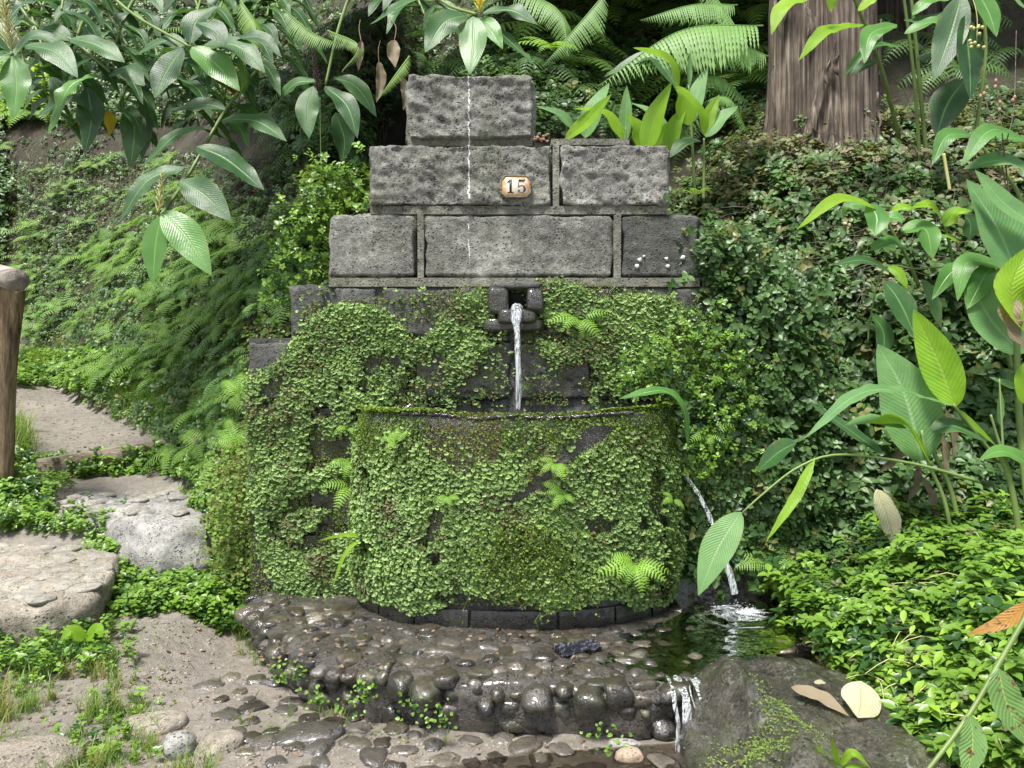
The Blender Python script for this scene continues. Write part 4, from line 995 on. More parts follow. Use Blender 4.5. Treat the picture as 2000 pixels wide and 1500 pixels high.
o = scatter('fine_moss', WORT2, W_, unit(np.c_[rnd(n) * .6, -np.ones(n), .3 + rnd(n) * .5]), unit(np.c_[rnd(n) * .6, rnd(n) * .3, -np.ones(n)]), RNG.uniform(.005, .012, n), M['wortfine'], np.clip(.25 + rnd(n) * .3, 0, 1)); tag(o, 'thin dark moss film under the liverwort on the wall', 'moss', kind='stuff')  # moss tinted dark to stand for shade between the leaves
# thin twiggy moss beard on the basin front
B = Buf()
for k in range(300):
    px = random.gauss(1030, 55); py = random.gauss(1085 + (px - 1030) * .25, 38)
    if abs(px - 1035) > 150 or abs(py - 1090) > 110: continue
    p = at(px, py, 3.43 + .10 * ((px - 1010) / 320) ** 4); a = random.uniform(0, 6.28); L_ = random.uniform(.03, .09)
    pts_ = [p + np.array((math.cos(a) * L_ * u + .01 * math.sin(u * 8 + k), -.035 * math.sin(u * 2.5), math.sin(a) * L_ * u - .05 * u * u)) for u in (0, .33, .66, 1)]
    V, F = tube(pts_, [.0016, .0006], 3, 5, False); B.add(V, F, None, random.random())
    m_ = len(V)
    for u in pts_[1:]: B.add(*[x for x in instance(WORT2, np.array([u] * 3) + rnd(9).reshape(3, 3) * .008, rvec(3), rvec(3), RNG.uniform(.006, .012, 3))][:2], None, .8)
tag(B.build('clubmoss', M['limeclump'] if False else M['wortfine']), 'tangled yellow twiggy clubmoss patch low on the basin front', 'moss', kind='stuff')

# ------------------------------------------------------------------ ribbon leaves, stems, spikes
def ribbon(pts_, w, hint=(0, -.6, .8), wave=.12, fold=.18, nseg=20, seed=0, shape='ginger', curl=0.0):
    Cn = catmull(pts_, nseg); T = unit(np.gradient(Cn, axis=0)); Nn = unit(np.array(hint, float)) - 0 * T; Nn = unit(Nn - (Nn * T).sum(1, keepdims=True) * T); Sd = np.cross(T, Nn)
    v = np.linspace(0, 1, nseg)
    if shape == 'ginger': hw = np.sin(np.pi * np.clip(v, 0, 1) ** .85) ** .75 * (1 - .35 * v ** 3)
    elif shape == 'canna': hw = np.sin(np.pi * v ** .72) ** .8
    elif shape == 'strap': hw = np.clip(np.minimum(v * 8, 1), 0, 1) * (1 - v ** 3)
    elif shape == 'roll': hw = .3 * np.sin(np.pi * v ** .8)
    hw = np.maximum(hw, .015); us = np.array((-1, -.72, -.38, 0, .38, .72, 1)); ph = seed * 1.7; L_ = np.linalg.norm(np.diff(Cn, axis=0), axis=1).sum()
    U_, Vv = np.meshgrid(us, v); W = (hw * w / 2)[:, None]
    side = U_ * W; fr = L_ / max(w, .01) * 1.3
    up = fold * np.abs(U_) * W * (1 - .5 * Vv) + wave * (np.abs(U_) ** 2.2) * W * (np.sin(fr * 2.6 * Vv + ph + (U_ > 0) * 1.9) + .6 * np.sin(fr * 5.3 * Vv + ph * 2 + (U_ > 0) * .7)) + .05 * W * np.sin(fr * 1.2 * Vv + ph)
    V = Cn[:, None] + Sd[:, None] * side[..., None] + Nn[:, None] * up[..., None]
    return V.reshape(-1, 3), grid_faces(nseg, 7), np.c_[(U_ * .5 + .5).ravel(), Vv.ravel()]

def leafobj(root, off, mt, pts_, w, name='leaf', **k):
    V, F, U = ribbon(pts_, w, **k); return link(name, mesh(name, V - off, F, U), M[mt], root)

def pxpts(pl, Y0, Y1):
    n = len(pl); return [at(a, b, Y0 + (Y1 - Y0) * i / (n - 1)) for i, (a, b) in enumerate(pl)]

def plant(name, base, label, cat, stems=(), leaves=(), group=None, Y=4.3):
    """leaves: (material, width_px, [(px,py)..base to tip], dY_tip, options); stems: ([(px,py)..], r0, r1, Y1)"""
    b = at(*base); root = empty(name, b, label, cat, group)
    for s in stems:
        pl, r0, r1 = s[:3]; Y1 = s[3] if len(s) > 3 else base[2]; mt = s[4] if len(s) > 4 else 'stem'
        V, F = tube(pxpts(pl, base[2] if len(s) <= 5 else s[5], Y1), [r0, r1], 10, 24); link('stem', mesh('stem', V - b, F), M[mt], root)
    for i, l in enumerate(leaves):
        mt, wpx, pl, dY = l[:4]; k = dict(l[4]) if len(l) > 4 else {}; y0 = k.pop('Y', base[2]); nm = k.pop('name', 'leaf')
        k.setdefault('seed', i + 1); k.setdefault('hint', (random.uniform(-.3, .3), -.7, random.uniform(.5, .9)))
        leafobj(root, b, mt, pxpts(pl, y0, y0 + dY), wpx * y0 / FPX, nm, **k)
    return root

def spike(root, off, p0, p1, n, ln, mt, name='flower_spike', r=.004):
    B = Buf(); p0, p1 = np.array(p0), np.array(p1); V, F = tube([p0, p1], [.005, .002], 6, 6); B.add(V, F); ax = unit(p1 - p0)
    for i in range(n):
        u = i / n; a = i * 2.4; q_ = unit(np.cross(ax, (.3, .8, .1))); s_ = np.cross(ax, q_); dv = unit(ax * .8 + q_ * math.cos(a) * .8 + s_ * math.sin(a) * .8)
        P = p0 + (p1 - p0) * u; l_ = ln * (1 - .6 * u); V, F = tube([P, P + dv * l_ * .5 + ax * l_ * .1, P + dv * l_ + ax * l_ * .3], [r, r * .9, r * .3], 5, 4); B.add(V, F)
    return B.build(name, M[mt], root, off)

CAN = {'shape': 'canna', 'wave': .03, 'fold': .25}
# 1. the single ginger stem hanging on the left
g = plant('ginger_plant', (455, 195, 4.75), 'ginger stem hanging diagonally with broad leaves and a pale bud spike', 'ginger plant',
  [([(560, 80), (500, 140), (455, 195), (425, 240), (375, 330), (340, 385), (314, 420)], .012, .009, 4.3, 'stem', 5.5)],
  [('ginger_bright', 54, [(316, 420), (303, 480), (298, 556)], -.05, {'Y': 4.3, 'wave': .05}), ('ginger_bright', 66, [(318, 412), (362, 460), (413, 538)], -.12, {'Y': 4.3, 'wave': .06}),
   ('ginger', 62, [(352, 352), (398, 380), (452, 432)], -.1, {'Y': 4.38}), ('ginger', 66, [(384, 286), (445, 315), (516, 371)], -.1, {'Y': 4.5}),
   ('ginger', 56, [(432, 236), (500, 236), (560, 276)], -.1, {'Y': 4.6}), ('ginger', 44, [(362, 326), (290, 352), (234, 432)], -.15, {'Y': 4.42}), ('ginger', 40, [(402, 250), (345, 265), (276, 326)], -.1, {'Y': 4.6}),
   ('ginger', 44, [(440, 215), (400, 205), (330, 215)], .05, {'Y': 4.7})])
spike(g, at(455, 195, 4.75), at(310, 415, 4.28), at(318, 336, 4.26), 34, .04, 'bract')
# 2. cluster of glossy leaves at upper left
plant('ginger_plant', (300, -60, 5.0), 'glossy ginger clump with wavy leaves highest on the left bank', 'ginger plant',
  [([(150, -80), (250, 20), (372, 92)], .012, .008, 4.5)],
  [('ginger', 58, [(357, 94), (322, 145), (302, 192)], -.1, {'Y': 4.5}), ('ginger_bright', 60, [(374, 92), (418, 122), (468, 178)], -.1, {'Y': 4.48}), ('ginger', 50, [(386, 44), (418, 60), (442, 92)], -.06, {'Y': 4.4}),
   ('ginger', 56, [(398, 88), (465, 92), (518, 142)], -.12, {'Y': 4.55}), ('ginger', 42, [(430, 84), (505, 72), (550, 112)], -.1, {'Y': 4.6}), ('ginger', 42, [(366, 88), (320, 80), (270, 105)], 0, {'Y': 4.6}),
   ('ginger', 50, [(372, 85), (385, 40), (430, 10)], .1, {'Y': 4.6})])
g = plant('ginger_plant', (-60, 60, 4.4), 'ginger with a yellow flower spike at the upper left corner', 'ginger plant',
  [([(-150, 60), (-50, 120), (25, 106)], .012, .009, 4.2)],
  [('ginger_bright', 54, [(27, 108), (32, 165), (26, 232)], -.1, {'Y': 4.2}), ('ginger', 58, [(50, 88), (105, 100), (152, 152)], -.12, {'Y': 4.25}), ('ginger_bright', 40, [(20, 108), (-10, 130), (-40, 190)], -.1, {'Y': 4.2}),
   ('ginger', 44, [(30, 100), (70, 70), (120, 85)], 0, {'Y': 4.3}), ('ginger', 46, [(22, 100), (0, 60), (-40, 50)], 0, {'Y': 4.3})])
spike(g, at(-60, 60, 4.4), at(24, 100, 4.18), at(6, 2, 4.15), 60, .075, 'bract', r=.003)
plant('ginger_plant', (60, -60, 4.9), 'arching ginger with wavy pale edged leaf drooping over the brown bank', 'ginger plant',
  [([(0, -60), (60, 40), (140, 78), (215, 140)], .012, .008, 4.6)],
  [('ginger', 56, [(138, 76), (188, 88), (244, 122)], -.1, {'Y': 4.6}), ('ginger', 50, [(212, 148), (250, 138), (282, 168)], -.06, {'Y': 4.6}), ('ginger_bright', 40, [(200, 148), (140, 168), (94, 262)], -.2, {'Y': 4.6, 'wave': .25}),
   ('ginger', 40, [(140, 80), (100, 60), (60, 75)], 0, {'Y': 4.7}), ('ginger', 52, [(170, 170), (178, 230), (165, 302)], -.05, {'Y': 5.0}), ('ginger', 50, [(255, 205), (262, 260), (255, 328)], -.05, {'Y': 5.1}),
   ('ginger', 46, [(280, 200), (285, 250), (278, 315)], 0, {'Y': 5.2}), ('ginger', 40, [(100, 150), (118, 190), (70, 230)], -.05, {'Y': 4.8}), ('gold', 22, [(210, 215), (216, 245), (212, 268)], 0, {'Y': 5.2})])
# 3. top centre
g = plant('ginger_plant', (860, -40, 4.7), 'ginger rosette with long glossy leaves hanging above the fountain top', 'ginger plant',
  [([(800, -60), (868, 5), (930, 28)], .011, .008, 4.3)],
  [('ginger', 56, [(912, 30), (866, 45), (830, 102)], -.15, {'Y': 4.3, 'wave': .16}), ('ginger_bright', 56, [(924, 32), (924, 85), (918, 146)], -.15, {'Y': 4.28, 'wave': .06}), ('ginger_bright', 36, [(936, 34), (958, 55), (982, 96)], -.1, {'Y': 4.3}),
   ('ginger', 32, [(946, 36), (990, 75), (1044, 126)], -.1, {'Y': 4.35}), ('ginger', 46, [(942, 26), (998, 20), (1050, 48)], -.1, {'Y': 4.35, 'wave': .18}), ('ginger', 44, [(900, 22), (850, 15), (826, 60)], .05, {'Y': 4.5}),
   ('ginger', 48, [(850, 0), (800, 5), (722, 48)], .1, {'Y': 4.7}), ('ginger', 44, [(900, 0), (960, -30), (1000, 0)], 0, {'Y': 4.4})])
spike(g, at(860, -40, 4.7), at(938, 22, 4.27), at(938, -30, 4.25), 26, .05, 'flower', r=.005)
g = plant('ginger_plant', (640, 60, 5.0), 'dark ginger with a withered brown flower head left of the top block', 'ginger plant',
  [([(690, -30), (660, 60), (636, 165)], .011, .008, 4.9)],
  [('ginger', 46, [(612, 168), (600, 215), (604, 270)], -.1, {'Y': 4.85}), ('ginger', 46, [(634, 168), (676, 205), (698, 270)], -.1, {'Y': 4.85}), ('ginger', 44, [(650, 150), (695, 170), (735, 228)], 0, {'Y': 4.95}), ('ginger', 40, [(620, 160), (575, 165), (540, 205)], 0, {'Y': 4.95}),
   ('ginger', 44, [(655, 220), (672, 270), (668, 320)], .05, {'Y': 5.05})])
spike(g, at(640, 60, 5.0), at(622, 180, 4.8), at(612, 100, 4.78), 60, .04, 'darkflower', r=.003)

# filler ginger stems on the upper left and top of the bank
def auto_ginger(p0, p1, sag, n, label, mt='ginger', sc=1.0, group='ginger plants massed on the upper left bank', name='ginger_plant', drop=.5):
    p0, p1 = np.array(p0), np.array(p1); root = empty(name, p0, label, 'ginger plant', group); mid = (p0 + p1) / 2 + np.array((0, 0, sag)); pts_ = [p0, mid, p1]
    Cn = catmull(pts_, 40); V, F = tube(Cn, [.013, .007], 8); link('stem', mesh('stem', V - p0, F), M['stem'], root)
    for i in range(n):
        u = .3 + .7 * i / max(1, n - 1); k = int(u * 39); T = unit(Cn[min(k + 1, 39)] - Cn[k - 1]); s = 1 if i % 2 else -1; sd = unit(np.cross(T, (0, 0, 1))) * s
        L_ = random.uniform(.30, .46) * sc; d1 = unit(sd * .8 + T * .7 + np.array((0, 0, .15))); a = Cn[k]; b = a + d1 * L_ * .5; c3 = b + unit(d1 + np.array((0, 0, -drop * 2))) * L_ * .5
        hn = unit(np.array((random.uniform(-.2, .2), -.35, 1.0))); leafobj(root, p0, mt, [a, b, c3], random.uniform(.085, .125) * sc, hint=hn, wave=random.uniform(.08, .2), seed=i + int(p0[0] * 10))
    return root
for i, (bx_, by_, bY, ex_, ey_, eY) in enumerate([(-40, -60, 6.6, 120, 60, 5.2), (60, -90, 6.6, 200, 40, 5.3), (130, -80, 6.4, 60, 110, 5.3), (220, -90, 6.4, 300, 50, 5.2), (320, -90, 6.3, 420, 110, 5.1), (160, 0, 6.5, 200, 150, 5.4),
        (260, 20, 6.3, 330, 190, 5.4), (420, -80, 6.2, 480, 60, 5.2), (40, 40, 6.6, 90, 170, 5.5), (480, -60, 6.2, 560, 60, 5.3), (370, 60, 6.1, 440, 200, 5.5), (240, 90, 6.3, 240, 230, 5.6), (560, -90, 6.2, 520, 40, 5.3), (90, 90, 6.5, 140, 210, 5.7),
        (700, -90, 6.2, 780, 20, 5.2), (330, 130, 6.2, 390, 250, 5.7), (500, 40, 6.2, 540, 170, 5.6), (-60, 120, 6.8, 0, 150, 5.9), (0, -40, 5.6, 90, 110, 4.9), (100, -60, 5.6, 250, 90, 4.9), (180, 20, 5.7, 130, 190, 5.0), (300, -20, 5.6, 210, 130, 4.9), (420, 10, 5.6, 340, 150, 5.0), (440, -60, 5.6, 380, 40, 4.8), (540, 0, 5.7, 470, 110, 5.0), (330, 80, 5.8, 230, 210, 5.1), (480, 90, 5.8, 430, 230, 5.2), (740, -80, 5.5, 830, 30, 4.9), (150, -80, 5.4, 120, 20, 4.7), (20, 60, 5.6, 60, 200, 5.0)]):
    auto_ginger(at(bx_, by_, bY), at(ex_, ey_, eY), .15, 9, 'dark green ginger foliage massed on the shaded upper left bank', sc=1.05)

# 4. canna sprouts right of the top block
Yc = 4.75
plant('canna_sprout', (1105, 285, Yc), 'pale grey green leaf pair nearest the top block', 'canna', [([(1100, 300), (1106, 262), (1108, 240)], .008, .004)],
  [('glaucous', 30, [(1120, 252), (1090, 222), (1046, 207)], -.05, {**CAN, 'Y': Yc}), ('lime', 30, [(1104, 272), (1150, 232), (1194, 184)], -.1, {**CAN, 'Y': Yc - .05}), ('glaucous', 44, [(1143, 270), (1160, 215), (1190, 162)], .05, {**CAN, 'Y': Yc + .05})])
plant('canna_sprout', (1220, 290, Yc), 'young canna with upright rolled leaf and arched yellow green leaf', 'canna', [([(1225, 310), (1222, 250)], .009, .006)],
  [('lime', 38, [(1220, 276), (1180, 222), (1122, 212)], -.1, {**CAN, 'Y': Yc}), ('glaucous', 26, [(1219, 280), (1222, 220), (1224, 167)], 0, {**CAN, 'Y': Yc})])
plant('canna_sprout', (1265, 300, Yc), 'bright yellow green upright canna leaves behind the right block', 'canna', [([(1265, 320), (1262, 280)], .009, .006)],
  [('lime', 44, [(1262, 298), (1280, 225), (1312, 160)], -.05, {**CAN, 'Y': Yc - .05}), ('lime', 42, [(1258, 292), (1245, 250), (1222, 222)], -.05, {**CAN, 'Y': Yc}), ('glaucous', 40, [(1312, 278), (1275, 225), (1232, 200)], .05, {**CAN, 'Y': Yc + .1}),
   ('lime', 32, [(1306, 298), (1318, 245), (1342, 203)], 0, {**CAN, 'Y': Yc}), ('lime', 34, [(1272, 300), (1290, 270), (1302, 240)], 0, {**CAN, 'Y': Yc + .03})])
plant('canna_sprout', (1358, 400, Yc + .1), 'tallest young canna with rolled tip and arching lime leaf', 'canna', [([(1358, 400), (1352, 280), (1345, 165)], .011, .007)],
  [('lime', 46, [(1326, 170), (1300, 115), (1236, 93)], -.2, {**CAN, 'Y': Yc}), ('lime', 40, [(1345, 245), (1335, 190), (1314, 165)], -.05, {**CAN, 'Y': Yc}), ('glaucous', 40, [(1346, 170), (1347, 130), (1348, 98)], 0, {'shape': 'roll', 'Y': Yc}),
   ('ginger', 40, [(1322, 170), (1270, 110), (1180, 150)], .1, {**CAN, 'Y': Yc + .15}), ('glaucous', 34, [(1350, 240), (1362, 180), (1382, 130)], .1, {**CAN, 'Y': Yc + .1}), ('lime', 30, [(1378, 262), (1365, 215), (1316, 165)], -.1, {**CAN, 'Y': Yc - .05})])
plant('canna_sprout', (1376, 380, Yc), 'canna shoot with one glaucous leaf pointing right beside the tall shoot', 'canna', [([(1374, 390), (1375, 270)], .01, .006)],
  [('glaucous', 34, [(1378, 268), (1405, 232), (1442, 207)], 0, {**CAN, 'Y': Yc}), ('lime', 28, [(1376, 265), (1385, 225), (1405, 185)], 0, {**CAN, 'Y': Yc}), ('ginger', 34, [(1368, 275), (1335, 280), (1308, 308)], -.1, {**CAN, 'Y': Yc})])

# 5. right side: tall stems by the conifer
plant('ginger_plant', (1755, 265, 5.0), 'slender leaning ginger stem in front of the conifer trunk', 'ginger plant', [([(1755, 265), (1720, 130), (1662, -20)], .014, .011, 4.6)],
  [('lime', 36, [(1592, -8), (1530, 12), (1506, 68)], -.1, {'Y': 4.5, 'wave': .1}), ('lime', 34, [(1688, 48), (1612, 62), (1560, 118)], -.15, {'Y': 4.6, 'wave': .1}), ('ginger_bright', 40, [(1752, 48), (1700, 68), (1688, 124)], -.15, {'Y': 4.6}),
   ('ginger_bright', 24, [(1765, 92), (1700, 92), (1645, 152)], -.1, {'Y': 4.7}), ('lime', 26, [(1625, -15), (1622, 10), (1620, 22)], 0, {'Y': 4.5}), ('lime', 24, [(1676, 22), (1700, 2), (1722, -12)], 0, {'Y': 4.6}), ('ginger', 26, [(1712, 120), (1685, 130), (1660, 148)], 0, {'Y': 4.7})])
plant('ginger_plant', (1795, 270, 4.95), 'upright ginger stem right of the trunk with a drooping pointed leaf', 'ginger plant', [([(1798, 340), (1785, 150), (1763, -20)], .012, .009, 4.8), ([(1812, 330), (1795, 150), (1778, -20)], .014, .01, 4.8)],
  [('ginger_bright', 34, [(1766, 66), (1826, 42), (1880, 72)], -.1, {'Y': 4.6}), ('ginger', 30, [(1765, 40), (1800, 40), (1850, 22)], 0, {'Y': 4.7}), ('ginger_bright', 26, [(1782, 30), (1810, 5), (1855, 0)], 0, {'Y': 4.7}), ('ginger', 22, [(1790, 118), (1810, 112), (1828, 100)], 0, {'Y': 4.8})])
g = plant('ginger_plant', (1905, 250, 4.6), 'dark hanging ginger leaves with a small green seed head at upper right', 'ginger plant', [([(1900, 300), (1925, 100), (1910, -30)], .012, .009, 4.5)],
  [('ginger', 60, [(1878, -10), (1855, 70), (1823, 158)], -.1, {'Y': 4.5, 'wave': .04}), ('ginger', 62, [(1885, 30), (1893, 110), (1895, 195)], -.1, {'Y': 4.45, 'wave': .04}), ('ginger_bright', 46, [(1908, -20), (1930, 25), (1946, 72)], -.1, {'Y': 4.4, 'wave': .04}),
   ('ginger', 68, [(1886, 155), (1850, 205), (1828, 268)], -.05, {'Y': 4.6, 'wave': .04}), ('glaucous', 50, [(1960, -20), (1985, 0), (2010, 24)], 0, {'Y': 4.4})])
B = Buf()
V, F = tube([at(1898, -10, 4.35), at(1908, 30, 4.33), at(1908, 80, 4.33)], [.003, .002], 5, 8); B.add(V, F)
for k in range(12):
    c_ = at(1908 + random.uniform(-14, 14), 58 + (k % 2) * 26 + random.uniform(-9, 9), 4.33); V, F = ico(1); B.add(V * .011 + c_, F)
B.build('seed_head', M['bract'], g, at(1905, 250, 4.6))
plant('ginger_plant', (1960, 420, 4.1), 'broad pale arching leaves at the right edge above the big canna leaf', 'ginger plant', [([(1995, 480), (1990, 380), (1900, 265)], .012, .008, 4.1)],
  [('ginger_bright', 36, [(1902, 266), (1850, 265), (1820, 322)], -.1, {'Y': 4.1, 'wave': .03}), ('ginger_bright', 44, [(2010, 275), (1935, 255), (1877, 324)], -.15, {'Y': 4.0, 'wave': .03}), ('glaucous', 56, [(2030, 350), (1960, 315), (1882, 330)], -.05, {**CAN, 'Y': 4.0}),
   ('ginger_bright', 30, [(1905, 262), (1960, 268), (2030, 275)], -.05, {'Y': 4.15})])
plant('ginger_plant', (1795, 620, 4.25), 'ginger with wide flat yellow green top leaves over the dry bank', 'ginger plant', [([(1795, 560), (1770, 500), (1737, 440), (1742, 412)], .011, .008, 4.2)],
  [('lime', 30, [(1718, 410), (1640, 388), (1556, 448)], -.15, {'Y': 4.15, 'wave': .04}), ('ginger_bright', 50, [(1700, 398), (1712, 425), (1708, 462)], -.1, {'Y': 4.15}), ('lime', 26, [(1742, 412), (1765, 405), (1790, 408)], 0, {'Y': 4.2}),
   ('ginger_bright', 34, [(1730, 430), (1745, 425), (1768, 430)], -.05, {'Y': 4.15}), ('ginger_bright', 54, [(1758, 452), (1806, 446), (1822, 506)], -.1, {'Y': 4.15}), ('ginger_bright', 36, [(1770, 485), (1735, 472), (1698, 490)], -.05, {'Y': 4.2}), ('ginger_bright', 30, [(1700, 400), (1660, 402), (1645, 420)], .03, {'Y': 4.2})])
plant('ginger_plant', (1870, 560, 4.2), 'short ginger shoot with small lime leaves left of the big canna leaf', 'ginger plant', [([(1870, 560), (1855, 480), (1840, 422)], .01, .007, 4.15)],
  [('lime', 26, [(1838, 424), (1815, 400), (1780, 405)], -.05, {'Y': 4.12}), ('lime', 32, [(1845, 442), (1865, 415), (1900, 412)], -.05, {'Y': 4.12}), ('lime', 20, [(1842, 460), (1860, 465), (1880, 475)], 0, {'Y': 4.12}), ('ginger', 40, [(1885, 420), (1895, 440), (1893, 470)], 0, {'Y': 4.15})])
plant('ginger_plant', (1735, 560, 4.2), 'mottled ginger leaves hanging below the yellow green leaves', 'ginger plant', [([(1850, 520), (1790, 525), (1727, 525), (1700, 620), (1695, 670)], .006, .004, 4.15)],
  [('ginger', 34, [(1740, 534), (1690, 508), (1626, 518)], -.1, {'Y': 4.1, 'wave': .05}), ('ginger', 58, [(1727, 548), (1758, 590), (1788, 660)], -.1, {'Y': 4.05, 'wave': .04}), ('ginger', 46, [(1702, 612), (1725, 650), (1722, 706)], -.05, {'Y': 4.1, 'wave': .04}),
   ('lime', 26, [(1733, 520), (1755, 535), (1772, 565)], -.05, {'Y': 4.1}), ('glaucous', 44, [(1800, 545), (1822, 590), (1838, 640)], 0, {'Y': 4.2, 'wave': .04})])
plant('ginger_plant', (1960, 700, 4.0), 'glossy ginger leaves arching left under the big canna leaf', 'ginger plant', [([(1975, 720), (1960, 620), (1942, 520)], .012, .009, 3.95)],
  [('ginger_bright', 46, [(1965, 522), (1890, 512), (1870, 588)], -.1, {'Y': 3.9, 'wave': .05}), ('ginger_bright', 46, [(1940, 520), (1920, 545), (1888, 604)], -.1, {'Y': 3.88, 'wave': .05}), ('ginger_bright', 38, [(1905, 530), (1860, 530), (1820, 585)], -.05, {'Y': 3.98, 'wave': .05}),
   ('ginger', 44, [(1962, 512), (1985, 500), (2010, 505)], 0, {'Y': 3.95})])
plant('canna_plant', (1990, 1090, 3.6), 'canna at the right edge with a huge ribbed upright leaf', 'canna', [([(2020, 1090), (1990, 800), (1985, 540)], .02, .012, 3.7)],
  [('glaucous', 110, [(1986, 545), (1945, 440), (1888, 350)], .1, {**CAN, 'Y': 3.65, 'nseg': 28}), ('glaucous', 50, [(2025, 440), (1960, 395), (1904, 332)], .05, {**CAN, 'Y': 3.6}), ('glaucous', 92, [(2000, 690), (1935, 625), (1885, 532)], .1, {**CAN, 'Y': 3.75}),
   ('lime', 80, [(2010, 655), (1975, 570), (2010, 480)], 0, {**CAN, 'Y': 3.55, 'wave': .08}), ('dead', 46, [(1985, 585), (1965, 630), (2000, 680)], -.05, {'Y': 3.55, 'wave': .3, 'fold': .9}), ('lime', 40, [(2005, 790), (2000, 740), (2012, 700)], 0, {**CAN, 'Y': 3.55}),
   ('glaucous', 20, [(2000, 760), (1970, 752), (1932, 736)], 0, {**CAN, 'Y': 3.6}), ('glaucous', 60, [(2030, 560), (1990, 520), (1960, 440)], .1, {**CAN, 'Y': 3.8})])
# 6. main canna group at right
plant('canna_plant', (1870, 1090, 3.55), 'canna with one broad upright grey green leaf facing the viewer', 'canna', [([(1868, 1095), (1845, 980), (1812, 900), (1800, 840)], .011, .007, 3.6)],
  [('glaucous', 112, [(1800, 900), (1765, 765), (1714, 672)], .12, {**CAN, 'Y': 3.6, 'nseg': 28, 'hint': (-.2, -1, .25)}), ('lime', 52, [(1817, 905), (1765, 828), (1698, 826)], -.15, {**CAN, 'Y': 3.55, 'hint': (0, -.5, .9)})])
plant('canna_plant', (1885, 1090, 3.6), 'canna with a folded yellow green leaf pointing up', 'canna', [([(1885, 1095), (1858, 960), (1822, 880), (1825, 860)], .013, .009, 3.6), ([(1950, 900), (1900, 840), (1862, 790)], .01, .007, 3.5, 'stem', 3.55)],
  [('lime', 72, [(1866, 795), (1830, 700), (1784, 604)], .1, {**CAN, 'Y': 3.5, 'nseg': 28, 'hint': (-.5, -1, .1), 'fold': .45}), ('glaucous', 42, [(1862, 792), (1700, 762), (1568, 858)], -.3, {'Y': 3.5, 'wave': .1, 'hint': (0, -.35, 1), 'nseg': 28}),
   ('glaucous', 32, [(1770, 835), (1700, 820), (1650, 830)], -.1, {'Y': 3.5, 'wave': .05}), ('lime', 20, [(1868, 800), (1900, 830), (1945, 870)], 0, {**CAN, 'Y': 3.55}), ('ginger', 42, [(1817, 842), (1865, 832), (1925, 862)], -.05, {**CAN, 'Y': 3.55})])
g = plant('ginger_plant', (1910, 940, 3.45), 'long thin arching stem ending in a leaf dipped into the side stream', 'ginger plant',
  [([(1910, 940), (1780, 905), (1640, 888), (1560, 912), (1490, 965), (1446, 1005)], .008, .004, 3.45)],
  [('glaucous', 66, [(1447, 1000), (1402, 1070), (1364, 1163)], -.1, {'Y': 3.45, 'wave': .04, 'hint': (-.3, -.9, .5), 'nseg': 26}), ('ginger', 30, [(1725, 886), (1655, 838), (1578, 784)], .1, {**CAN, 'Y': 3.5, 'wave': .05}),
   ('lime', 24, [(1592, 892), (1558, 965), (1496, 1058)], -.1, {'Y': 3.45, 'wave': .1, 'hint': (-.8, -.7, .2)}), ('ginger', 50, [(1555, 865), (1520, 885), (1478, 920)], .1, {**CAN, 'Y': 3.7})])
plant('ginger_plant', (2000, 1080, 3.3), 'thick green stems at the right edge with a pale horizontal leaf', 'ginger plant', [([(2000, 1100), (1975, 950), (1950, 880)], .014, .011, 3.3), ([(1960, 900), (1955, 800), (1952, 740)], .006, .003, 3.35), ([(1975, 930), (1950, 860), (1935, 810)], .008, .005, 3.32)],
  [('ginger_bright', 44, [(2040, 930), (1965, 882), (1912, 898)], -.05, {'Y': 3.3, 'wave': .05}), ('glaucous', 20, [(1952, 830), (1953, 790), (1952, 755)], 0, {**CAN, 'Y': 3.35})])
# lower right
plant('ginger_plant', (2020, 1150, 2.15), 'spotted leaves drooping from a bent stem at the lower right corner', 'ginger plant', [([(2040, 1140), (1960, 1280), (1890, 1400), (1800, 1520)], .008, .006, 1.98)],
  [('spotted', 66, [(1950, 1305), (1965, 1370), (2010, 1460)], -.05, {'Y': 1.98, 'wave': .06}), ('spotted', 52, [(1893, 1395), (1900, 1450), (1885, 1530)], -.05, {'Y': 1.98, 'wave': .08}), ('spotted', 18, [(1950, 1310), (1965, 1330), (1955, 1350)], 0, {'Y': 1.98, 'wave': .3})])
def litter(name, cat, label, mt, w, pl, Y, dY, **k):
    b = at(*pl[0], Y); root = link(name, None, None); bpy.data.objects.remove(root); V, F, U = ribbon(pxpts(pl, Y, Y + dY), w * Y / FPX, **k); o = tag(link(name, mesh(name, V - b, F, U), M[mt], None, b), label, cat)
    if k.get('fold', 0) > .6:      # withered stalk it hangs from
        V2, F2 = tube([(0, 0, -.01), (random.uniform(-.03, .03), .04, .09), (random.uniform(-.06, .06), .10, .17)], [.003, .002], 5, 8); link('stalk', mesh('stalk', V2, F2), M['dead'], o)
    return o
litter('dead_leaf', 'dead leaf', 'long orange brown dying leaf in the bright ground cover at right', 'orange', 32, [(2020, 1172), (1960, 1215), (1888, 1240)], 2.3, .05, seed=3, wave=.08)
litter('dead_leaf', 'dead leaf', 'bleached yellow leaf hanging under the canna stems', 'deadpale', 46, [(1712, 955), (1735, 1010), (1752, 1075)], 3.7, -.1, seed=5, wave=.12, hint=(0, -1, .3))
litter('dead_leaf', 'dead leaf', 'curled yellow leaf lying at the edge of the pool', 'gold', 22, [(1375, 1310), (1400, 1302), (1432, 1288)], 2.98, .02, seed=2, wave=.1, hint=(0, -.4, 1))
litter('dead_leaf', 'dead leaf', 'folded bleached leaf with a pale midrib on the wet boulder', 'deadpale', 74, [(1682, 1330), (1683, 1370), (1676, 1402)], 2.66, -.14, seed=9, wave=.10, fold=-.15, hint=(0, -.6, 1), shape='canna')
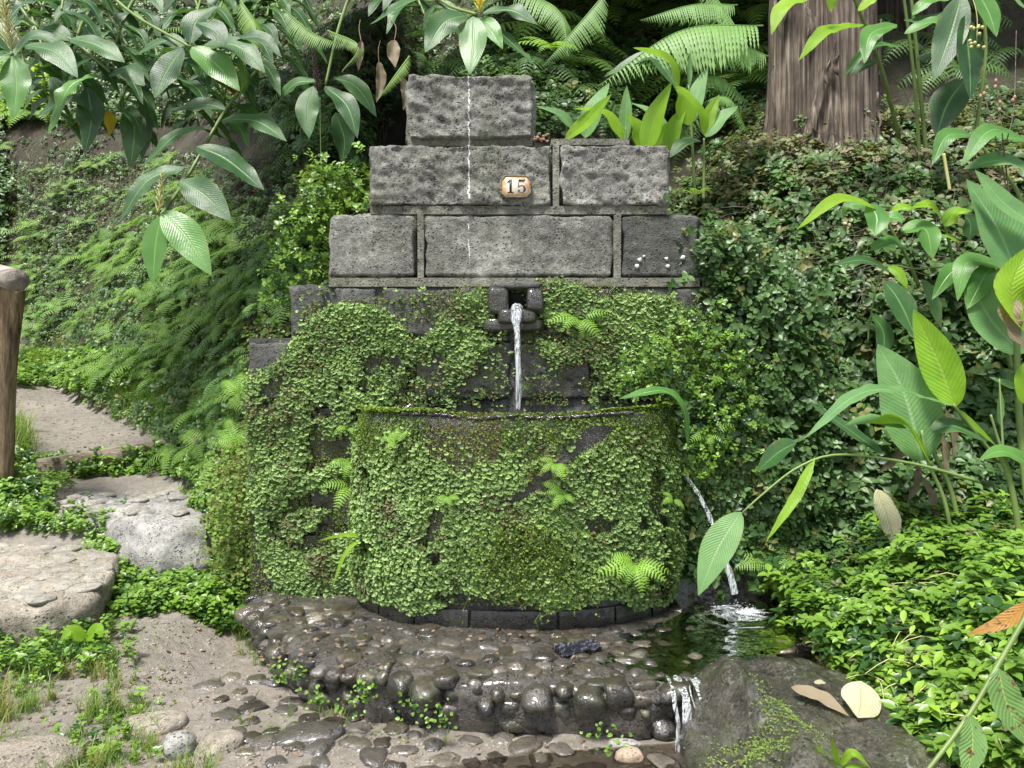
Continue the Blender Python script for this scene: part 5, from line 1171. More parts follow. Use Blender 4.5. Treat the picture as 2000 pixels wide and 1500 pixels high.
litter('dead_leaf', 'dead leaf', 'brown and green rotting leaf flat on the boulder', 'orange' if False else 'dead', 34, [(1545, 1342), (1605, 1362), (1658, 1398)], 2.70, -.14, seed=4, wave=.12, hint=(0, -.5, 1))
litter('dead_leaf', 'dead leaf', 'dry brown leaf hanging from the bank beside the top block', 'dead', 26, [(770, 78), (768, 105), (772, 132)], 4.6, -.03, seed=6, wave=.3, fold=.7, hint=(.2, -1, .2))
litter('dead_leaf', 'dead leaf', 'narrow dry brown leaf hanging left of the top block', 'dead', 16, [(706, 80), (702, 110), (700, 138)], 4.8, 0, seed=7, wave=.3, fold=.7, hint=(.2, -1, .2))
for k, (a, b, Y) in enumerate([((1845, 800), (1862, 900), 3.75), ((1835, 840), (1840, 940), 3.8), ((1770, 860), (1715, 925), 3.85), ((1790, 905), (1770, 985), 3.8), ((1800, 930), (1830, 1040), 3.75), ((740, 120), (735, 200), 5.0), ((785, 150), (788, 215), 4.9), ((420, 150), (470, 195), 5.4)]):
    litter('dead_leaf', 'dead leaf', ['dry shrivelled leaf hanging among the canna stems', 'shrivelled brown leaf in the shade of the upper bank'][k > 4], 'dead' if k < 7 else 'orange', 20, [a, ((a[0] + b[0]) / 2 + 6, (a[1] + b[1]) / 2), b], Y, -.03, seed=k, wave=.3, fold=.8, hint=(.3, -1, .2))['group'] = ['shrivelled leaves on canna stems', 'dead leaves on upper bank'][k > 4]
litter('strap_leaf', 'leaf', 'green strap leaf draped over the right end of the basin rim', 'ginger_bright', 36, [(1208, 779), (1292, 764), (1335, 798), (1344, 880)], 3.72, .0, seed=2, wave=.05, hint=(.3, -.4, 1))
litter('leaf_litter', 'dead leaf', 'small white dry leaf on the dark boulder top', 'deadpale', 14, [(1590, 1334), (1602, 1332), (1614, 1334)], 2.74, 0, seed=2, hint=(0, -.3, 1))

# drops breaking off the streams
B = Buf(); v0_, f0_ = ico(1)
for path, n_d in ((j1, 46), (j2, 60)):
    c_ = catmull(path, 60)
    for k in range(n_d): B.add(v0_ * abs(random.gauss(0, .0022)) * np.array((1, 1, 1.8)) + v0_ * .0008 + c_[random.randint(8, 59)] + RNG.normal(size=3) * .016, f0_)
tag(B.build('water_drops', M['pool']), 'loose drops breaking off the falling streams', 'water drops', kind='stuff')
# crumpled black cloth
nu, nv = 46, 30; us, vs = np.meshgrid(np.linspace(-1, 1, nu), np.linspace(-1, 1, nv)); wd = .042 + .035 * np.abs(us) ** 1.4
X = us * .125; Yv = vs * wd; Zv = .022 + .016 * np.sin(vs * 14 + us * 3) * (.4 + np.abs(us)) + .014 * vnoise(np.stack([us * 3, vs * 3, us * 0], -1), 3) - .018 * np.abs(vs) ** 3 + .008 * vnoise(np.stack([us * 9, vs * 9, us * 0], -1), 4) + .012 * np.exp(-(us / .4) ** 2)
V = np.stack([X, Yv, np.maximum(Zv, .002)], -1).reshape(-1, 3); p = onz(1127, 1270, .018)
V = V * .72; o = link('black_cloth', mesh('black_cloth', V, grid_faces(nv, nu)), M['cloth'], None, p); o.rotation_euler = (0, 0, .38); tag(o, 'crumpled wet black cloth lying on the cobbled platform', 'cloth')
md = o.modifiers.new('thickness', 'SOLIDIFY'); md.thickness = .003
# dried flower cluster by the top block
B = Buf(); c0 = at(1058, 268, 3.97); V0, F0 = ico(1)
for k in range(26): B.add(V0 * random.uniform(.004, .009) * np.array((1.3, 1, .8)) + c0 + np.array((random.uniform(-.035, .035), random.uniform(-.03, .02), random.uniform(-.02, .015))), F0)
tag(B.build('dried_blossom', M['twigpale']), 'small cluster of dried brown blossoms on the ledge beside the top block', 'dried flowers')

# ------------------------------------------------------------------ ferns
def frond_mesh(name, n=24, L=1.0, wid=.26, e0=1.1, e1=-.5, lobes=5, pw=.16, droop=.25, seed=0, stalk=.12):
    rr = np.random.default_rng(seed); N = n + 1; e = np.linspace(e0, e1, N); dy = np.cos(e) / N * L; dz = np.sin(e) / N * L
    Y = np.concatenate([[0], np.cumsum(dy)]); Z = np.concatenate([[0], np.cumsum(dz)]); B = Buf()
    R = np.c_[np.zeros(N + 1), Y, Z]; V, F = tube(R[::2] if N > 12 else R, [.006 * L, .0015 * L], 4, None, False); B.add(V, F)
    for i in range(1, N):
        u = i / N
        if u < stalk: continue
        v = (u - stalk) / (1 - stalk); pl = wid * L * (np.minimum(1, (v * 4 + .35)) * (1 - v ** 1.6) + .03); T = np.array((0, math.cos(e[i]), math.sin(e[i]))); Nn = np.array((0, -math.sin(e[i]), math.cos(e[i])))
        for s in (-1, 1):
            d_ = unit(np.array((s, 0, 0)) * .95 + T * (.32 + .1 * rr.random())); pl_ = pl * rr.uniform(.9, 1.08); k = lobes * 2; t = np.linspace(0, 1, k + 1)
            hw = pw * pl_ * (1 - t) ** .55 * np.where(np.arange(k + 1) % 2 == 0, 1.0, .45 if lobes > 2 else .9); hw[0] = pw * pl_ * .5; hw[-1] = .001
            if pw * pl_ > 1.0 / N * L * .46: hw *= 1.0 / N * L * .46 / (pw * pl_)
            c = R[i] + d_ * (t * pl_)[:, None] - Nn * (droop * pl_ * t ** 2)[:, None]; sd = unit(np.cross(d_, Nn))
            Vp = np.vstack([c - sd * hw[:, None] - Nn * (hw * .25)[:, None], c + Nn * 0, c + sd * hw[:, None] - Nn * (hw * .25)[:, None]]); B.add(Vp, grid_faces(3, k + 1))
    return mesh(name, np.vstack(B.V), [np.vstack(f) for f in B.F.values()], np.vstack(B.U), None)
FR = {}
def fr(kind, m):
    key = (kind, m)
    if key not in FR:
        P = {'lacy': dict(n=17, wid=.27, lobes=4, pw=.22, e0=1.0, e1=-.6), 'sword': dict(n=26, wid=.13, lobes=2, pw=.22, e0=1.0, e1=-.9, stalk=.05), 'wide': dict(n=15, wid=.34, lobes=5, pw=.24, e0=.9, e1=-.7), 'small': dict(n=12, wid=.24, lobes=4, pw=.22, e0=.9, e1=-.5), 'hang': dict(n=19, wid=.22, lobes=4, e0=.6, e1=-1.1, droop=.5)}[kind]
        FR[key] = []
        for s in range(2 if kind != 'small' else 3):
            me = frond_mesh('frond', seed=s, **P); me.materials.append(M[m]); FR[key].append(me)
    return FR[key]

def fern(p, nrm, kind, m, n, size, label, group, spread=1.0, face=None):
    """fronds radiate from the crown, leaning out from the slope"""
    root = empty('fern', p, label, 'fern', group); nrm = unit(np.array(nrm)); tilt = Vector(nrm * .75 + np.array((0, 0, .5))).normalized(); q = tilt.to_track_quat('Z', 'Y')
    for i in range(n):
        o = link('frond', random.choice(fr(kind, m)), None, root); a = (i + random.uniform(-.3, .3)) / n * 2 * math.pi * spread + (face if face is not None else 0)
        s = size * random.uniform(.7, 1.1); o.rotation_mode = 'QUATERNION'
        o.rotation_quaternion = q @ Matrix.Rotation(a, 4, 'Z').to_quaternion() @ Matrix.Rotation(random.uniform(-.25, .15), 4, 'X').to_quaternion(); o.scale = (s, s, s)
    return root

def ferns(poly, n, kind, m, nf, size, label, group, sunk=.02, mind=0):
    p = samplepoly(poly, n * 3); H_ = hit(p[:, 0], p[:, 1]); Nn = Hn(H_[:, 0], H_[:, 1]); used = []
    for q, nn in zip(H_, Nn):
        if all(np.linalg.norm(q - u) > mind for u in used):
            used.append(q); fern(q + nn * sunk, nn, kind, m, random.randint(*nf), random.uniform(*size), label, group)
            if len(used) >= n: break

def frond_px(a, mid, b, Y0, Y1, kind, m, label, wid=1.0, cat='fern', group=None, up=(0, -.3, 1)):
    wid *= random.uniform(.8, 1.05)
    """one large frond following a drawn midrib"""
    n = 44; Cn = catmull([at(*a, Y0), at(*mid, (Y0 + Y1) / 2), at(*b, Y1)], n + 1); T = unit(np.gradient(Cn, axis=0)); N0 = unit(np.array(up)); L_ = np.linalg.norm(np.diff(Cn, axis=0), axis=1).sum(); B = Buf(); V, F = tube(Cn[::2], [.006, .002], 5, None, False); B.add(V, F)
    for i in range(2, n):
        v = i / n; pl = wid * L_ * .26 * (min(1, v * 3 + .3) * (1 - v ** 1.8) + .03); Nn = unit(N0 - T[i] * np.dot(N0, T[i])); S_ = np.cross(T[i], Nn)
        for s in (-1, 1):
            d_ = unit(S_ * s + T[i] * .35 - Nn * .25); k = 16; t = np.linspace(0, 1, k + 1); hw = .12 * pl * (1 - t) ** .55 * np.where(np.arange(k + 1) % 2 == 0, 1.0, .4); hw[-1] = .0005; hw = np.minimum(hw, L_ / n * .42)
            c = Cn[i] + d_ * (t * pl)[:, None] - Nn * (.5 * pl * t ** 2)[:, None] - np.array((0, 0, 1)) * (random.uniform(.1, .5) * pl * t ** 2)[:, None]; sd = unit(np.cross(d_, Nn))
            B.add(np.vstack([c - sd * hw[:, None] - Nn * (hw * .25)[:, None], c, c + sd * hw[:, None] - Nn * (hw * .25)[:, None]]), grid_faces(3, k + 1))
    b0 = at(*a, Y0); root = empty('fern', b0, label, cat, group); B.build('frond', M[m], root, b0); return root

# left bank
ferns([(-600, 250), (20, 260), (20, 640), (-600, 640)], 26, 'lacy', 'fern', (5, 7), (.5, .8), 'fern on the bank left of the fence post', 'ferns left of the post')
g1 = 'ferns covering the left bank'
ferns([(40, 560), (40, 330), (250, 300), (420, 330), (430, 560), (300, 640), (60, 640)], 60, 'small', 'fern', (5, 8), (.22, .42), 'small shaded fern on the brown upper part of the left bank', 'small ferns on the upper left bank')
ferns([(40, 640), (60, 480), (300, 450), (520, 380), (640, 430), (560, 560), (470, 660), (330, 760), (250, 760), (60, 680)], 84, 'lacy', 'fern', (5, 8), (.28, .5), 'green lacy fern on the slope left of the fountain', g1)
ferns([(340, 560), (560, 440), (640, 470), (560, 600), (480, 650), (475, 830), (360, 700)], 30, 'lacy', 'fern_pale', (5, 7), (.28, .45), 'pale green arching fern spilling beside the stepped wall edge', 'pale ferns beside the wall')
ferns([(560, 370), (730, 320), (640, 440), (560, 560), (540, 600), (500, 560)], 10, 'small', 'fern_lime', (5, 7), (.2, .32), 'small lime fern lit beside the left steps of the wall', 'lime ferns beside the wall')
ferns([(300, 840), (480, 780), (480, 900), (400, 900), (320, 870)], 9, 'lacy', 'fern', (5, 7), (.3, .45), 'low fern spreading over the end of the riser board', 'ferns at the board end', mind=.15)
# top background
g2 = 'ferns on the shaded bank behind the fountain'
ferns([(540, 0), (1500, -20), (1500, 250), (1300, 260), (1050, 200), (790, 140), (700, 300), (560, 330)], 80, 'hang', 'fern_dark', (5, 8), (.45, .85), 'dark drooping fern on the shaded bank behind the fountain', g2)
ferns([(430, 0), (620, 0), (600, 60), (460, 60)], 7, 'lacy', 'fern_pale', (6, 8), (.5, .7), 'light fern hanging among ginger leaves at the top left', 'light ferns at the top left')
ferns([(1050, 20), (1480, 0), (1480, 220), (1200, 180), (1060, 160)], 22, 'wide', 'fern', (4, 7), (.6, .95), 'broad green fern between the top block and the conifer', 'broad ferns left of the conifer')
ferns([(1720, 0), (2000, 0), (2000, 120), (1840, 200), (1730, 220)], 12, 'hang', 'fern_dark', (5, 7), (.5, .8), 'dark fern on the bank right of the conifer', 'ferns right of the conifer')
ferns([(-60, 200), (110, 195), (110, 235), (-60, 245)], 8, 'lacy', 'fern_lime', (6, 8), (.6, .9), 'sunlit fern on the far bank crest at the left edge', 'sunlit ferns at the left crest')  # crest sunlight put into the colour by using the lime fern
for i, (a, m_, b, Y0, Y1, w_) in enumerate([((1490, 50), (1330, 60), (1168, 168), 5.2, 4.9, 1.0), ((1500, 110), (1420, 85), (1310, 140), 5.3, 5.0, .9), ((1440, 10), (1350, 10), (1250, 40), 5.6, 5.4, .8), ((1460, 200), (1400, 150), (1330, 175), 5.2, 5.0, .8), ((1380, -30), (1440, 60), (1470, 150), 5.6, 5.3, .8),
        ((1000, -20), (1090, 20), (1110, 110), 5.6, 5.2, .7), ((1180, -10), (1120, 60), (1060, 130), 5.4, 5.2, .7), ((1460, 260), (1420, 190), (1350, 210), 5.1, 4.9, .7)]):
    frond_px(a, m_, b, Y0, Y1, 'wide', 'fern_pale', 'large pale fern frond arching left of the conifer trunk', w_, group='large pale fronds left of the conifer')
for (a, m_, b, Y0, Y1, w_) in [((555, 20), (620, 70), (700, 95), 5.1, 4.8, .5), ((640, 60), (700, 90), (668, 140), 4.9, 4.7, .5), ((800, 110), (770, 150), (738, 195), 4.6, 4.5, .6), ((790, 70), (830, 60), (880, 80), 5.0, 4.9, .5), ((470, 110), (475, 160), (462, 202), 4.6, 4.5, .5), ((440, -10), (410, 40), (300, 60), 5.0, 4.7, .6), ((470, 0), (500, 60), (470, 130), 4.9, 4.6, .6)]:
    frond_px(a, m_, b, Y0, Y1, 'wide', 'fern', 'single green frond hanging between ginger leaves at the top', w_, group='single fronds hanging at the top')
# ferns rooted on the fountain
def wallfern(px, py, Y, kind, m, n, size, label, nrm=(0, -1, .2), face=None, spread=.55):
    if face is None: face = math.pi * .5 + random.uniform(-.9, .9) + (math.pi if random.random() < .5 else 0)
    fern(at(px, py, Y), nrm, kind, m, n, size, label, None, spread, face)
wallfern(1130, 622, 3.97, 'small', 'fern_lime', 5, .20, 'lime fern growing on the wall just right of the spout')
wallfern(1272, 632, 3.97, 'small', 'fern_lime', 3, .09, 'tiny yellow fern high in the liverwort at right')
wallfern(682, 832, 3.97, 'small', 'fern_lime', 3, .15, 'small lime fern at the left end of the basin rim')
wallfern(684, 900, 3.95, 'small', 'fern_lime', 4, .16, 'small lime fern midway down the left side of the basin')
wallfern(686, 950, 3.93, 'small', 'fern_lime', 4, .22, 'drooping lime fern on the dark stone left of the basin')
wallfern(775, 865, 3.50, 'small', 'fern_lime', 5, .10, 'tiny yellow fern high on the left of the basin front')
wallfern(1085, 905, 3.42, 'small', 'fern_lime', 5, .12, 'small fern on the basin front above the centre')
wallfern(1100, 965, 3.42, 'small', 'fern_lime', 4, .14, 'lime fern in the middle of the basin front')
wallfern(875, 970, 3.45, 'small', 'fern_lime', 4, .09, 'tiny yellowish fern at the left centre of the basin front')
wallfern(1240, 1100, 3.46, 'small', 'fern_lime', 9, .21, 'largest bright lime fern low on the right of the basin')
wallfern(1315, 975, 3.6, 'small', 'fern_lime', 3, .10, 'single lime fern at the right edge of the basin')
wallfern(1385, 845, 3.9, 'small', 'fern_lime', 4, .17, 'lime fern in the creeper right of the basin rim')
wallfern(1385, 905, 3.9, 'small', 'fern_lime', 3, .11, 'tiny lime fern in the creeper above the side stream')
wallfern(470, 780, 4.15, 'lacy', 'fern_lime', 5, .26, 'yellow fern drooping at the left edge of the wall')
wallfern(470, 880, 4.2, 'lacy', 'fern_lime', 5, .24, 'bright fern at the left wall edge above the boulder')
wallfern(1010, 0, 4.9, 'lacy', 'fern_dark', 6, .5, 'dark fern above the gap right of the hanging rosette', (0, -.5, .8))
wallfern(1080, 100, 4.8, 'small', 'fern_lime', 6, .32, 'fresh green fern in the dark just right of the top block', (0, -.7, .6))
wallfern(1505, 1110, 3.9, 'lacy', 'fern', 6, .25, 'small dark fern by the splash of the side stream', (0, -.8, .5))
wallfern(1358, 385, 4.5, 'small', 'fern_lime', 3, .16, 'tiny upright fern by the right end of the block course', (0, -.3, 1))

# ------------------------------------------------------------------ creepers and ground cover (nobody could count them)
def cover(name, poly, n, tm, size, m, label, cat, lift=.06, rough=1.0, up=.5, thr=None, sc=3.0, seed=0, grow=0.0, ridge=0.0):
    p = samplepoly(poly, n); P = hit(p[:, 0], p[:, 1]); Nn = Hn(P[:, 0], P[:, 1])
    if thr is not None: k = fbm(P, sc, 4, seed) > thr; P, Nn = P[k], Nn[k]
    P = P + RNG.normal(size=P.shape) * np.array((.05, .02, .02))
    q = len(P); hgt = lift * (.4 + .9 * np.clip(.5 + fbm(P, 3.5, 3, seed + 9), 0, 1.4)); P = P + Nn * (RNG.random(q) ** .6 * hgt)[:, None]
    Z = unit(Nn * .7 + np.array((0, -.25, up)) + rvec(q) * .5 * rough); Y = rvec(q) + np.array((0, -.5, -.2)); s = RNG.uniform(*size, q)
    return many(name, tm if isinstance(tm, list) else [tm], P, Z, Y, s, M[m], label=label, cat=cat)

right_bank = [(1310, 400), (1400, 300), (1500, 240), (1740, 240), (2000, 180), (2010, 1040), (1560, 1130), (1340, 1130), (1320, 900), (1300, 640)]
cover('creeper', right_bank, 6000, SPRIGS, (.04, .085), 'ivy', 'dark green small leaved creeper carpeting the right bank', 'creeper', .12, seed=1)
cover('creeper', [(1310, 400), (1400, 300), (1480, 250), (1740, 270), (2000, 200), (2000, 520), (1850, 640), (1500, 640), (1370, 600), (1310, 460)], 3600, SPRIGS, (.04, .07), 'ivydry', 'dry yellowish creeper tangled below the conifer', 'creeper', .11, seed=2, thr=-.2)
def lean_cover(name, poly, n, tm, size, m, label, cat, Y0, Y1, amp=.1, seed=0, edge=22):
    """creeper hanging over the right shoulder of the wall"""
    p = samplepoly(poly, n) + RNG.normal(size=(n, 2)) * edge; Yv = Y0 + (Y1 - Y0) * RNG.random(n) - amp * np.clip(fbm(np.c_[p / 90, p[:, :1] * 0], 1, 3, seed), -1, 1); P = np.array([at(a, b, y) for (a, b), y in zip(p, Yv)])
    Z = unit(np.array((0, -.7, .6)) + rvec(n) * .6); return many(name, tm, P, Z, rvec(n) + np.array((0, 0, -.8)), RNG.uniform(*size, n), M[m], label=label, cat=cat)
lean_cover('creeper', [(1368, 470), (1420, 470), (1600, 600), (1600, 1100), (1340, 1110), (1335, 860), (1380, 740), (1440, 660), (1395, 600)], 3900, SPRIGS, (.035, .062), 'ivy', 'glossy creeper hanging over the right shoulder of the wall', 'creeper', 3.9, 4.12, .05, 4, 30)
lean_cover('creeper', [(1330, 640), (1400, 600), (1480, 700), (1470, 900), (1350, 930), (1320, 780), (1190, 750), (1230, 690)], 620, SPRIGS, (.018, .032), 'trad', 'fresh light green creeper over the liverwort right of the spout', 'creeper', 3.84, 3.96, .04, 6)
cover('spiderwort', [(1560, 1130), (1700, 1030), (2010, 1010), (2020, 1520), (1860, 1520), (1770, 1400), (1640, 1280), (1545, 1190)], 5600, SPRIGT, (.032, .06), 'trad', 'bright glossy spiderwort ground cover at the lower right', 'ground cover', .13, .8, .9, seed=5)
cover('spiderwort', [(1600, 960), (2010, 900), (2010, 1100), (1560, 1150)], 2200, SPRIGT, (.035, .06), 'ivy', 'spiderwort coloured dark for the shade under the canna stems', 'ground cover', .12, .8, .8, seed=6)  # the creeper's darker leaf colour stands in for shade here
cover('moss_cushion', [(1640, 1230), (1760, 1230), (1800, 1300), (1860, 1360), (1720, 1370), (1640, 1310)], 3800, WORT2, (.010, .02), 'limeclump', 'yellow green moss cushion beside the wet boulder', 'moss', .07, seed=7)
P = np.c_[RNG.normal(.80, .075, 2600), RNG.normal(2.42, .12, 2600), np.zeros(2600)]
bo = bpy.data.objects['boulder']; bv = np.array([v.co[:] for v in bo.data.vertices]) + np.array(bo.location); bv = bv[bv[:, 2] > -.15]
def boulder_z(P): 
    d2 = (P[:, None, :2] - bv[None, :, :2]) ** 2; return bv[d2.sum(2).argmin(1), 2]
P[:, 2] = boulder_z(P); P = P[(fbm(P, 9, 3, 4) > -.15)]; n_ = len(P)
o = scatter('boulder_moss', WORT2, P + np.array((0, 0, .003)), unit(np.array((0, -.3, 1)) + rvec(n_) * .5), rvec(n_), RNG.uniform(.003, .007, n_), M['wortfine'], np.clip(.5 + rnd(n_) * .4, .1, 1)); tag(o, 'yellow moss crust on the front ridge of the wet boulder', 'moss', kind='stuff')
cover('mixed_weeds', [(1580, 1150), (1750, 1060), (2150, 1040), (2150, 1520), (1850, 1520), (1700, 1400), (1600, 1290)], 420, SPRIGS, (.02, .04), 'ivydry', 'dull older leaves mixed into the bright ground cover', 'weeds', .15, .9, .8, seed=51)
cover('mixed_weeds', [(1700, 1200), (2150, 1100), (2150, 1520), (1850, 1520)], 300, [NARROW], (.03, .065), 'limeclump', 'narrow pale leaves poking out of the ground cover', 'weeds', .17, .8, .8, seed=52)
B = Buf()
for q in hit(*samplepoly([(1600, 1180), (2050, 1050), (2050, 1500), (1850, 1500), (1700, 1380)], 170).T):
    q = q + np.array((0, 0, .06 + random.random() * .08)); a = random.uniform(0, 6.28); L_ = random.uniform(.05, .22); V, F = tube([q, q + np.array((math.cos(a) * L_ * .5, math.sin(a) * L_ * .4, .03)), q + np.array((math.cos(a) * L_, math.sin(a) * L_ * .8, random.uniform(-.02, .04)))], [.0028, .0012], 4, 5, False); B.add(V, F)
tag(B.build('creeping_stems', M['bract']), 'pale stems creeping through the bright ground cover', 'stems', kind='stuff')
cover('spiderwort', [(2010, 1000), (2700, 950), (2900, 1500), (2020, 1520)], 2200, SPRIGT, (.04, .075), 'trad', 'spiderwort continuing beyond the right edge', 'ground cover', .13, .8, .9, seed=53)
cover('creeper', [(2000, 150), (2700, 150), (2700, 1000), (2010, 1040)], 2200, SPRIGS, (.06, .11), 'ivy', 'creeper continuing beyond the right edge', 'creeper', .14, seed=54)
cover('undergrowth', [(-700, 100), (20, 200), (20, 650), (-700, 650)], 5200, SPRIGS, (.07, .13), 'ivy', 'weeds covering the bank beyond the left edge', 'undergrowth', .16, seed=55)
cover('creeper', [(1470, 250), (1740, 250), (1760, 340), (1450, 340)], 700, SPRIGS, (.035, .06), 'ivydry', 'creeper and litter heaped round the foot of the conifer', 'creeper', .2, seed=61)
# left side
cover('undergrowth', [(30, 330), (420, 300), (660, 340), (720, 400), (640, 420), (560, 560), (480, 660), (480, 900), (330, 860), (60, 700)], 5600, SPRIGS, (.03, .055), 'ivy', 'low dark undergrowth between the ferns of the left bank', 'undergrowth', .08, seed=8)
cover('bank_moss', [(0, 330), (0, 700), (330, 860), (480, 900), (640, 440), (300, 330)], 16000, WORT2, (.015, .035), 'wortfine', 'olive moss on the earth of the left bank', 'moss', .03, thr=-.1, seed=9)
cover('undergrowth', [(540, 0), (1500, 0), (1500, 260), (1300, 260), (1040, 280), (790, 140), (700, 330), (560, 330)], 4500, SPRIGS, (.04, .08), 'ivy', 'dark undergrowth on the bank behind the fountain', 'undergrowth', .15, seed=10)
cover('undergrowth', [(-80, 150), (120, 150), (120, 236), (-80, 246)], 2500, SPRIGS, (.06, .12), 'limeclump', 'sunlit growth along the far crest at the left', 'undergrowth', .3, seed=11)  # sunlight on the crest is put into the lime leaf colour
cover('undergrowth', [(0, 0), (560, 0), (560, 230), (120, 260), (0, 200)], 4200, SPRIGS, (.05, .1), 'ivy', 'shaded growth behind the ginger leaves', 'undergrowth', .2, seed=12)
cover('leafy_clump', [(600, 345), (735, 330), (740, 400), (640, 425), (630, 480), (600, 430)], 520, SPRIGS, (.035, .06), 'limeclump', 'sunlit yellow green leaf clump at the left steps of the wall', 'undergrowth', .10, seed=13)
lean_cover('leafy_clump', [(600, 350), (722, 330), (738, 405), (640, 415), (638, 560), (560, 560), (562, 640), (520, 655), (560, 480)], 420, SPRIGS, (.025, .05), 'trad', 'lime leaves crowding the stepped left edge of the wall', 'undergrowth', 4.45, 4.6, .05, 14)
cover('undergrowth', [(0, 235), (110, 230), (300, 260), (420, 330), (0, 350)], 900, SPRIGS, (.03, .06), 'ivy', 'sparse weeds on the crest of the eroded bank', 'undergrowth', .06, thr=.2, seed=33)
# grassy margins
def grass(name, poly, n, tm, size, m, label, lift=0, seed=0, thr=None, cat='grass'):
    p = samplepoly(poly, n); P = hit(p[:, 0], p[:, 1]); P[:, :2] += RNG.normal(size=(n, 2)) * .03; P[:, 2] = Hg(P[:, 0], P[:, 1])
    if thr is not None: P = P[fbm(P, 5, 3, seed) > thr]
    q = len(P); return many(name, tm, P, unit(np.c_[rnd(q) * .25, rnd(q) * .25, np.ones(q)]), rvec(q), RNG.uniform(*size, q), M[m], label=label, cat=cat)
grass('grass', [(0, 1240), (130, 1230), (230, 1270), (250, 1330), (290, 1400), (340, 1440), (420, 1500), (430, 1560), (-40, 1560), (-40, 1260)], 420, TUFT, (.06, .14), 'grass', 'short grass growing at the lower left corner', seed=1, thr=-.05)
grass('grass', [(470, 1220), (540, 1260), (600, 1330), (560, 1350), (490, 1290), (450, 1240)], 60, TUFT, (.06, .12), 'grass', 'grass tufts along the left edge of the platform', seed=2)
grass('grass', [(560, 1340), (900, 1440), (880, 1470), (600, 1400), (470, 1500), (430, 1480)], 46, TUFT, (.04, .09), 'grass', 'sparse grass at the foot of the cobbled edge', seed=3, thr=0)
grass('grass', [(60, 690), (250, 700), (330, 790), (250, 800), (140, 740), (60, 725)], 500, FINE + TUFT, (.12, .25), 'grass', 'grass strip between the bank and dirt landing', seed=4)
grass('horsetail_patch', [(180, 760), (330, 700), (440, 740), (480, 860), (340, 860), (230, 820)], 420, FINE, (.16, .3), 'grassfine', 'feathery fine horsetail patch beside the dirt landing', seed=5, cat='horsetail')
grass('horsetail_patch', [(380, 880), (480, 860), (480, 1010), (420, 990), (390, 930)], 130, FINE, (.12, .22), 'grassfine', 'feathery horsetail below the riser board', seed=6, cat='horsetail')
grass('grass', [(1590, 1290), (1700, 1340), (1830, 1460), (1900, 1520), (1800, 1520), (1640, 1380)], 90, TUFT, (.08, .16), 'grass', 'thin grass between the boulder and spiderwort', seed=7)
grass('grass', [(0, 830), (50, 840), (60, 900), (0, 900)], 40, TUFT, (.18, .3), 'grass', 'tall grass around the fence post foot', seed=8)
grass('grass', [(-700, 800), (0, 860), (0, 1500), (-700, 1500)], 900, TUFT, (.1, .22), 'grass', 'grass continuing beyond the left edge', seed=9, thr=-.1)
def lowleaf(poly, n, size, m, label, seed, thr=None, tm=None, lift=.05): cover('low_weeds', poly, n, tm or SPRIGS, size, m, label, 'weeds', lift, 1, .9, thr, 5, seed)
lowleaf([(60, 900), (330, 880), (470, 905), (470, 950), (300, 925), (170, 935), (90, 960), (60, 1035), (-20, 1040), (-20, 880)], 1500, (.03, .055), 'trad', 'leafy weeds between the riser board and pale step', 21)
lowleaf([(200, 1040), (240, 1060), (270, 1060), (380, 1130), (470, 1170), (520, 1240), (440, 1240), (350, 1190), (300, 1200), (230, 1200), (215, 1130)], 1300, (.028, .05), 'trad', 'green weeds in the gap between the stone steps and platform', 22)
lowleaf([(420, 930), (500, 900), (500, 1180), (420, 1180), (400, 1060)], 1500, (.022, .04), 'trad', 'mossy yellow green growth at the left foot of the wall', 23, lift=.08)
lowleaf([(-20, 1235), (150, 1240), (230, 1230), (250, 1290), (120, 1330), (-20, 1330)], 300, (.022, .045), 'trad', 'weeds under the front of the low step', 24)
lowleaf([(20, 1330), (260, 1360), (330, 1440), (300, 1500), (30, 1500)], 150, (.02, .035), 'trad', 'small weeds mixed in the corner grass', 25, thr=0)
lowleaf([(20, 690), (260, 695), (300, 760), (180, 770), (110, 752), (20, 756)], 1500, (.04, .08), 'trad', 'low weeds beyond the far end of the dirt landing', 29, lift=.08)
lowleaf([(60, 990), (300, 1000), (330, 1040), (230, 1050), (60, 1035)], 420, (.022, .04), 'trad', 'weeds and moss below the pale cobbled step', 28, lift=.04)
lowleaf([(230, 1020), (420, 1010), (400, 1060), (260, 1050)], 160, (.025, .04), 'trad', 'weeds at the foot of the grey boulder', 26)
lowleaf([(700, 1130), (760, 1150), (720, 1180), (500, 1172), (490, 1150)], 420, (.012, .022), 'limeclump', 'tiny weeds where the wall meets the platform', 27)
lean_cover('hanging_moss', [(430, 900), (492, 880), (494, 1150), (440, 1140), (420, 1000)], 2600, [WORT2], (.012, .024), 'wortfine', 'yellow moss bulging at the left foot of the wall', 'moss', 3.98, 4.25, .05, 15)
# small weeds growing out of the cobbled edge
EW = []
for i, (px, py) in enumerate([(625, 1345), (725, 1340), (815, 1370), (600, 1300), (560, 1300), (860, 1385), (1180, 1420), (690, 1365)]):
    b = np.array(onz(px, py, -.06)); n_ = 26; EW.append(b + RNG.normal(size=(n_, 3)) * np.array((.03, .012, .028)) + np.array((0, -.05, 0)))
P = np.vstack(EW); n_ = len(P)
if 1:
    tg = many('edge_weed', [WORT, IVY], P, unit(np.array((0, -.6, .8)) + rvec(n_) * .5), rvec(n_), RNG.uniform(.012, .022, n_), M['trad'], label='small weeds sprouting between the wet edge cobbles', cat='weed')
